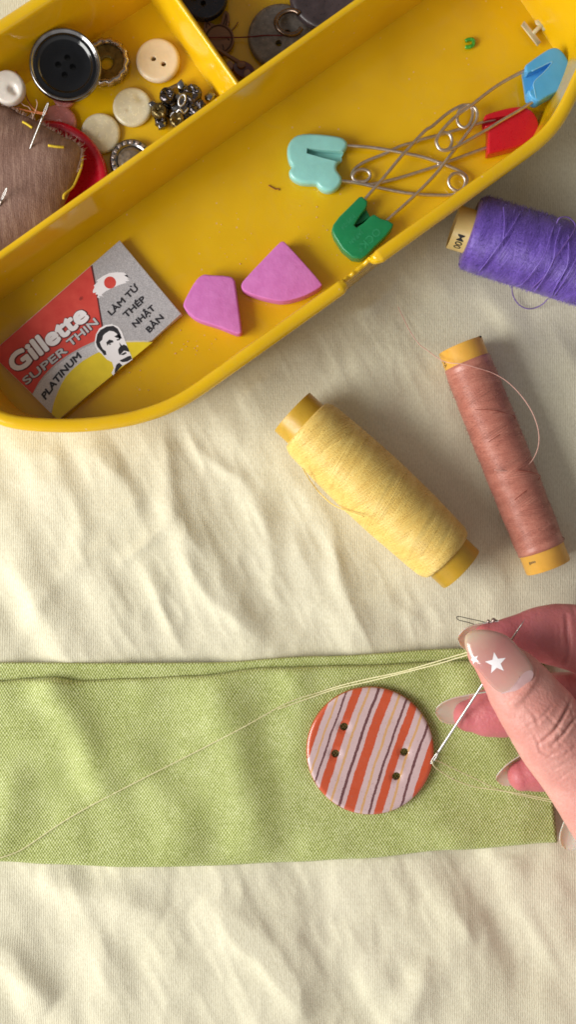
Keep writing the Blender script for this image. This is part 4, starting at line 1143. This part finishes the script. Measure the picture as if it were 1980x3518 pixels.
RING = [(1314,1953,1.25,.40,.38),(1343,1944,1.25,.52,.47),(1390,1930,1.27,.63,.55),(1450,1910,1.3,.68,.58),(1540,1905,1.35,.76,.64),(1680,1960,1.6,.85,.78),(1860,2090,1.7,1.0,.95),(2020,2260,2.0,1.2,1.1)]
PINKY = [(1452,2100,.95,.26,.28),(1490,2080,.95,.42,.38),(1550,2062,.95,.52,.45),(1640,2080,1.0,.62,.55),(1820,2190,1.1,.85,.75),(1990,2330,1.3,1.1,1.0)]
PALM = [(1830,2060,2.9,1.3,1.6),(1950,2200,2.8,1.7,2.1),(2100,2380,2.7,1.8,2.3),(2300,2600,2.7,1.7,2.1),(2500,2820,2.8,1.7,1.9),(2850,3200,3.0,1.8,2.0)]
gh = G()
for R_ in (THUMB, INDEX, MIDDLE, RING, PINKY, PALM): gh.add(limb(R_))
me0 = bpy.data.meshes.new('h'); me0.from_pydata([tuple(p) for p in gh.v], [], gh.f)
oh = bpy.data.objects.new('h', me0); COL.objects.link(oh)
md = oh.modifiers.new('r', 'REMESH'); md.mode = 'VOXEL'; md.voxel_size = .045; md.use_smooth_shade = True
md2 = oh.modifiers.new('s', 'SMOOTH'); md2.iterations = 9; md2.factor = .5
hm = bpy.data.meshes.new_from_object(oh.evaluated_get(bpy.context.evaluated_depsgraph_get()))
bpy.data.objects.remove(oh)
nV = len(hm.vertices); cov = np.zeros(nV*3); hm.vertices.foreach_get('co', cov); cov = cov.reshape(-1, 3)
nrm = np.zeros(nV*3); hm.vertices.foreach_get('normal', nrm); nrm = nrm.reshape(-1, 3)
# measured position of every vertex, used only to place creases where the photograph has them (in scene cm)
def mk_line(pts, z): return [P(x, y, z) for x, y in pts]
def crease(pts, z, w, dep, zmin, up=True):
    q = mk_line(pts, z); d, t = polydist(cov[:, 0], cov[:, 1], q)
    sel = (cov[:, 2] > zmin) & (nrm[:, 2] > -.1)
    amt = dep*np.exp(-(d/w)**2)*np.sin(PI*np.clip(t, .04, .96))**.4*sel
    ridge = dep*.35*np.exp(-((d-w*2.0)/(w*1.2))**2)*np.sin(PI*np.clip(t, .04, .96))**.4*sel
    return (ridge-amt)
R6b = lambda pts: [(952+x*.3434, 1450+y*.3434) for x, y in pts]
disp = np.zeros(nV)
TH = [([(1190,1230),(1290,1130),(1370,1020),(1450,915)], .035, .075), ([(1270,1240),(1350,1160),(1420,1080),(1470,1040)], .035, .07), ([(1160,1180),(1200,1290),(1260,1320),(1330,1270)], .03, .035),
      ([(1110,1100),(1180,1060),(1290,950)], .03, .03), ([(1250,1330),(1350,1320),(1450,1240)], .03, .03), ([(1290,1420),(1380,1360),(1470,1330)], .03, .025), ([(1230,1010),(1300,1080),(1390,1150)], .03, .02),
      ([(1090,960),(1150,1010),(1180,1100)], .03, .02), ([(1330,1500),(1400,1430),(1470,1400)], .03, .02), ([(1300,1100),(1330,1220),(1400,1290)], .028, .022), ([(1390,900),(1430,980),(1450,1090)], .028, .02)]
for pts, w, dp in TH: disp += crease(R6b(pts), 4.2, w, dp, 3.4)
for pts, w, dp in ([(1378,290),(1372,400),(1382,520),(1380,640)], .05, .06), ([(1330,330),(1320,420),(1330,520)], .03, .012), ([(1290,340),(1280,420),(1285,500)], .03, .010), ([(1440,250),(1450,400),(1440,560)], .05, .02):
    disp += crease(R6b(pts), 2.5, w, dp, 2.0)*(cov[:, 2] < 3.05)
disp += (.008*vnoise(cov[:, 0]*11, cov[:, 1]*11+cov[:, 2]*5, 63)+.010*vnoise(cov[:, 0]*5, cov[:, 1]*5+cov[:, 2]*3, 61)+.018*vnoise(cov[:, 0]*1.7, cov[:, 1]*1.7+cov[:, 2], 62))
# cuticle fold round the nail base and side walls
NB = R6b([(985,925),(1060,840),(1135,745),(1150,690),(1110,615),(1040,535),(965,455)])
q = mk_line(NB, 3.9); d, t = polydist(cov[:, 0], cov[:, 1], q)
fold = .07*np.exp(-((d-.035)/.07)**2)*(cov[:, 2] > 3.5)*(nrm[:, 2] > 0)
disp += fold*np.clip(nrm[:, 2], 0, 1)
cov2 = cov+nrm*disp[:, None]
# base colour of the skin: thumb back paler, fingertip pads pinker
def axisdist(rows):
    pp = [P(a, b, c) for a, b, c, _, _ in rows]; best = np.full(nV, 1e9)
    for a, b in zip(pp, pp[1:]):
        A = np.array(a); D = np.array(b-a); tt = np.clip(((cov-A)@D)/(D@D), 0, 1); best = np.minimum(best, np.linalg.norm(cov-A-tt[:, None]*D, axis=1))
    return best
dT = axisdist(THUMB[:9]); dF = np.minimum.reduce([axisdist(INDEX[:7]), axisdist(MIDDLE[:6]), axisdist(RING[:6]), axisdist(PINKY[:4])])
wT = np.clip((dF-dT)/.5+.5, 0, 1)[:, None]
tipd = np.minimum.reduce([np.linalg.norm(cov-np.array(P(*R_[1][:3])), axis=1) for R_ in (INDEX, MIDDLE, RING, PINKY)])
tip = np.clip(1-tipd/1.8, 0, 1)[:, None]
thc = np.array([[.66, .315, .27]]); fgc = np.array([[.52, .165, .165]]); tipc = np.array([[.54, .135, .165]])
colr = thc*wT+(1-wT)*(fgc*(1-tip)+tipc*tip)
tt_ = np.clip(1-np.linalg.norm(cov-np.array(P(1215, 1690, 3.2)), axis=1)/1.6, 0, 1)[:, None]; colr = colr*(1-tt_*.6)+np.array([[.62, .21, .17]])*tt_*.6
mott = (vnoise(cov[:, 0]*2.2, cov[:, 1]*2.2+cov[:, 2], 71))[:, None]; colr = colr*(1+.30*mott*np.array([[.4, 1, 1]]))
n = N('skin')
at = n.node('ShaderNodeAttribute'); at.attribute_name = 'col'
f1 = n.noise(7, 5, .75); vo = n.node('ShaderNodeTexVoronoi'); n.link(n.co(), vo.inputs['Vector']); vo.inputs['Scale'].default_value = 13
cc = n.mix(n.math('MULTIPLY', n.ramp(f1, [(.38, (0, 0, 0)), (.68, (1, 1, 1))]), .30), at.outputs['Color'], (.52, .17, .12))
n.set(Base_Color=cc, Roughness=.42, Subsurface_Weight=.15, Subsurface_Scale=U, Sheen_Weight=.05); n.b.inputs['Subsurface Radius'].default_value = (.25, .09, .05); n.b.inputs['Specular IOR Level'].default_value = .38
n.bump(n.math('ADD', n.math('MULTIPLY', vo.outputs['Distance'], .9), n.math('ADD', n.noise(30, 3, .6), n.math('MULTIPLY', n.noise(8, 4, .6), 1.2))), 0.009, .8)
hand = thing('person', 'hand reaching in from the right, pinching a needle, with long pale star-painted nails', 'person', P(1700, 2000, 0))
gh = G(); gh.v = [Vector(p) for p in cov2]; gh.f = [tuple(p.vertices) for p in hm.polygons]; gh.m = [0]*len(gh.f)
bpy.data.meshes.remove(hm)
mesh('hand', gh, n.m, hand, colors=np.concatenate([colr, np.ones((nV, 1))], 1))
BH = BVHTree.FromPolygons(gh.v, gh.f)

# nails
n = N('nail'); hx = P(1700, 2000, 0); aN, bN = P(1186, 1590, 3.75), P(1345, 1745, 4.05); dN = (bN-aN).normalized()
xs_, ys_, zs_ = n.sep()
sN = n.math('ADD', n.math('MULTIPLY', n.math('ADD', xs_, hx.x-aN.x), dN.x), n.math('MULTIPLY', n.math('ADD', ys_, hx.y-aN.y), dN.y))
sN = n.math('ADD', n.math('DIVIDE', sN, 2.2), n.math('MULTIPLY', n.math('SUBTRACT', n.noise(1.8, 3, .6), .5), .35))
n.set(Base_Color=n.ramp(sN, [(.02, (.50, .37, .27)), (.16, (.54, .31, .25)), (.34, (.50, .21, .19)), (.6, (.53, .26, .22)), (.85, (.58, .38, .31))]), Roughness=.10, Coat_Weight=.9, Subsurface_Weight=.2, Subsurface_Scale=U); n.b.inputs['Coat Roughness'].default_value = .03; M_NAIL = n.m
n = N('nail free edge'); n.set(Base_Color=(.60, .46, .39), Roughness=.16, Coat_Weight=.7, Subsurface_Weight=.5, Subsurface_Scale=U); M_FREE = n.m
n = N('bare nail base'); n.set(Base_Color=n.ramp(n.noise(3, 3), [(.3, (.50, .30, .30)), (.7, (.62, .42, .42))]), Roughness=.25, Coat_Weight=.4); M_BARE = n.m
# thumb nail: plate over the thumb's back
NO = spline([Vector((x, y, 0)) for x, y in R6b([(642,500),(648,440),(690,405),(760,392),(850,402),(920,425),(975,458),(1040,530),(1105,608),(1145,678),(1135,745),(1062,842),(985,922),(955,915),(900,862),(830,800),(765,722),(700,640),(660,560)])], 4, closed=True)
aT, bT = P(1192, 1600, 3.75), P(1345, 1745, 4.05)
axd = Vector((bT.x-aT.x, bT.y-aT.y)).normalized(); axn = Vector((-axd.y, axd.x))
def nail_z(x, y):
    s = (x-aT.x)*axd.x+(y-aT.y)*axd.y; t = (x-aT.x)*axn.x+(y-aT.y)*axn.y
    t0 = .02+0.02*s
    L_ = 2.1
    k = .56-.03*s
    return 3.66+.29*s-.055*s*s+.04*math.sin(s*1.4) - k*(t-t0)**2 - (.10*max(0, .35-s)**2*4)
bm = bmesh.new()
o_ = [P(p.x, p.y, 3.9) for p in NO]; cen = sum(o_, Vector())/len(o_)
K = 14; v = []; m = len(o_)
for k in range(K+1):
    s = 1-k/K
    for p in o_:
        q = cen+(p-cen)*s; z = nail_z(q.x, q.y)
        for _ in range(2):
            q2 = P(725+q.x*PPC*CAMH/(CAMH-3.9), 1288-q.y*PPC*CAMH/(CAMH-3.9), z); z = nail_z(q2.x, q2.y)
        v.append(Vector((q2.x, q2.y, z - (.02 if k == 0 else 0))))
nb_ = len(v)
for i in range(m): p = v[i]; v.append(Vector((p.x, p.y, p.z-.07)))
f = []
for k in range(K): f += [(k*m+i, k*m+(i+1) % m, (k+1)*m+(i+1) % m, (k+1)*m+i) for i in range(m)]
f += [(i, nb_+i, nb_+(i+1) % m, (i+1) % m) for i in range(m)]
f.append(tuple(nb_+i for i in range(m)))
nl = mesh('nail', (v, f), [M_NAIL], hand)
def on_nail(x, y, up=.006):
    p = P(x, y, 3.9); z = nail_z(p.x, p.y); p = P(x, y, z); z = nail_z(p.x, p.y); return Vector((p.x, p.y, z+up))
M_STAR = mat('white star decal', (.85, .80, .82), .25, coat=.8, var=.02)
def star(cx, cy, R1, R2, rot, clip=None):
    v = [on_nail(cx, cy)]; 
    for k in range(10):
        a = rot+k*PI/5; rr = R1 if k % 2 == 0 else R2
        for j in range(3):
            a2 = rot+(k+1)*PI/5; rr2 = R1 if (k+1) % 2 == 0 else R2
            t_ = j/3; x = cx+rr*math.cos(a)*(1-t_)+rr2*math.cos(a2)*t_; y = cy+rr*math.sin(a)*(1-t_)+rr2*math.sin(a2)*t_
            if clip: x = max(x, clip)
            v.append(on_nail(x, y))
    inner = [v[0].lerp(p, .5) for p in v[1:]]
    inner = [Vector((p.x, p.y, nail_z(p.x, p.y)+.006)) for p in inner]
    m = 30; vv = v+inner; f = [(0, 31+i, 31+(i+1) % m) for i in range(m)]+[(31+i, 1+i, 1+(i+1) % m, 31+(i+1) % m) for i in range(m)]
    mesh('star', (vv, f), M_STAR, nl, smooth=True)
star(1249, 1668, 28, 12, math.radians(-100))
star(1194, 1658, 13, 5.5, math.radians(-115), clip=1186)
# grown-out base of the polish
rb = spline([Vector((x, y, 0)) for x, y in R6b([(902,858),(960,840),(1010,790),(1045,735),(1080,700),(1128,690),(1136,740),(1062,838),(985,915),(955,910)])], 3, closed=True)
pb = [on_nail(p.x, p.y, .004) for p in rb]; v, f = flat([(p.x, p.y, 0) for p in pb])
bm = bmesh.new(); vs = [bm.verts.new(p) for p in v]; [bm.faces.new([vs[i] for i in q]) for q in f]
bmesh.ops.subdivide_edges(bm, edges=bm.edges, cuts=3, use_grid_fill=True); bmesh.ops.triangulate(bm, faces=bm.faces)
bm.verts.index_update()
v = [Vector((w.co.x, w.co.y, nail_z(w.co.x, w.co.y)+.004)) for w in bm.verts]; f = [tuple(w.index for w in q.verts) for q in bm.faces]; bm.free()
mesh('bare_nail', (v, f), M_BARE, nl)
mesh('polish_edge', tube(spline([on_nail(x, y, .004) for x, y in R6b([(905,858),(960,835),(1008,785),(1040,735)])], 6), .007, 6), M_BARE, nl)

def under_nail(tip, base, w, z0, z1, curve=.35, roll=0):
    a = P(*tip, z0); b = P(*base, z1); e = (b-a).normalized(); s = e.cross(Vector((0, 0, 1))).normalized(); u = s.cross(e)
    s, u = s*math.cos(roll)+u*math.sin(roll), u*math.cos(roll)-s*math.sin(roll)
    L = (b-a).length; ns, nt = 24, 15; v = []
    for side in (0, 1):
        for i in range(ns+1):
            q = i/ns; ww = w*min(1, math.sqrt(max(0.0, 1-(1-min(1, q/.42))**2.2)))*(1-.0*q)
            for j in range(nt+1):
                t = 2*j/nt-1
                v.append(a+e*(L*q)+s*(ww*t)+u*(curve*w*(t*t)*(ww/w)-.08*math.sin(PI*q)+(.045 if side else 0)))
    f = []; m = nt+1; o = (ns+1)*m
    for i in range(ns):
        for j in range(nt):
            f.append((i*m+j, i*m+j+1, (i+1)*m+j+1, (i+1)*m+j)); f.append((o+i*m+j, o+(i+1)*m+j, o+(i+1)*m+j+1, o+i*m+j+1))
        for j in (0, nt): f.append((i*m+j, (i+1)*m+j, o+(i+1)*m+j, o+i*m+j))
    for i in (0, ns):
        for j in range(nt): f.append((i*m+j, o+i*m+j, o+i*m+j+1, i*m+j+1))
    mesh('nail', (v, f), M_FREE, hand)
under_nail((1095, 1792), (1235, 1762), .38, 1.45, 1.55, .55, -.25)
under_nail((1248, 1962), (1365, 1885), .36, 1.10, 1.15, .55, -.4)
under_nail((1151, 1608), (1252, 1586), .36, 2.05, 1.95, .5, -.3)
under_nail((1426, 2136), (1462, 2038), .30, 1.30, 1.35, .5, .3)

# needle and thread
A = P(1085, 1921, 1.55); B = P(1324, 1555, 3.15)
needle('needle', A, B, .034, 'long silver needle held between thumb and index finger, eye above the striped button')
n = N('pale green thread'); n.set(Base_Color=n.ramp(n.noise(20, 3), [(.3, (.62, .56, .28)), (.7, (.82, .77, .48))]), Roughness=.5, Alpha=1); M_TG = n.m
def z_on(x, y):
    p = P(x, y, .45); 
    return knit_z(p.x, p.y)+.035
base_pts = [(-60,2172),(0,2158),(56,2136),(139,2080),(222,2030),(361,1958),(472,1902),(611,1830),(722,1769),(806,1741)]
th1 = [(x, y, z_on(x, y)+.035) for x, y in base_pts]
thread('sewing_thread', th1+[(860,1724,.7),(925,1708,1.05),(1010,1690,1.6),(1100,1664,2.2),(1160,1646,2.55),(1190,1640,2.75),(1230,1655,2.8)], .015, M_TG, 'pale green thread running from the left edge across the green fabric to the thumb', n=8)
thread('sewing_thread', [(700,1784,.42),(790,1752,.5),(850,1732,.7),(930,1714,1.05),(1010,1694,1.6),(1100,1671,2.2),(1160,1653,2.55),(1190,1647,2.75),(1230,1662,2.8)], .015, M_TG, 'second thread strand beside the first, close above the striped button', n=8)
s1 = R6b([(396,1352),(408,1385),(440,1415),(500,1455),(560,1490),(700,1540),(850,1562),(1000,1585),(1150,1612),(1300,1642),(1380,1655),(1450,1668)])
s2 = R6b([(396,1352),(430,1350),(520,1390),(600,1430),(750,1500),(850,1548),(1000,1592),(1100,1615),(1240,1645),(1390,1676),(1460,1690)])
zz1 = [1.62, 1.5, 1.3, 1.1, 1.0, .9, .9, .95, 1.0, 1.1, 1.2, 1.3]
thread('sewing_thread', [(a, b, z) for (a, b), z in zip(s1, zz1)], .015, M_TG, 'thread leaving the needle eye towards the palm, upper strand near the hand', n=8)
thread('sewing_thread', [(a, b, z) for (a, b), z in zip(s2, [1.62, 1.4, 1.2, 1.05, .9, .85, .85, .85, .9, 1.0, 1.1])], .015, M_TG, 'thread leaving the needle eye towards the palm, lower strand near the hand', n=8)
lpw = [(1262,1578,2.0),(1216,1564,2.1),(1180,1556,2.1),(1157,1551,2.1),(1150,1553,2.1),(1156,1560,2.1),(1180,1566,2.1),(1215,1578,2.05),(1240,1590,1.9)]
t = thing('needle_threader', 'thin dark wire loop sticking out behind the index fingertip', 'needle threader', P(1216, 1570, 0))
mesh('wire_loop', tube(spline([P(*p) for p in lpw], 6), .011, 6), mat('dark wire', (.03, .028, .025), .4, metal=.6), t)
gq = G()
for x, y, r in ((1230, 1563, .05), (1243, 1561, .07), (1250, 1564, .06)):
    v, f = lathe([(.001, -r), (r*.8, -r*.6), (r, 0), (r*.8, r*.6), (.001, r)], 12); c0 = P(x, y, 2.2)
    gq.add(([Vector(p)+c0 for p in v], f))
mesh('wire_grip', gq, mat('dull tin', (.30, .22, .19), .35, metal=.7), t)
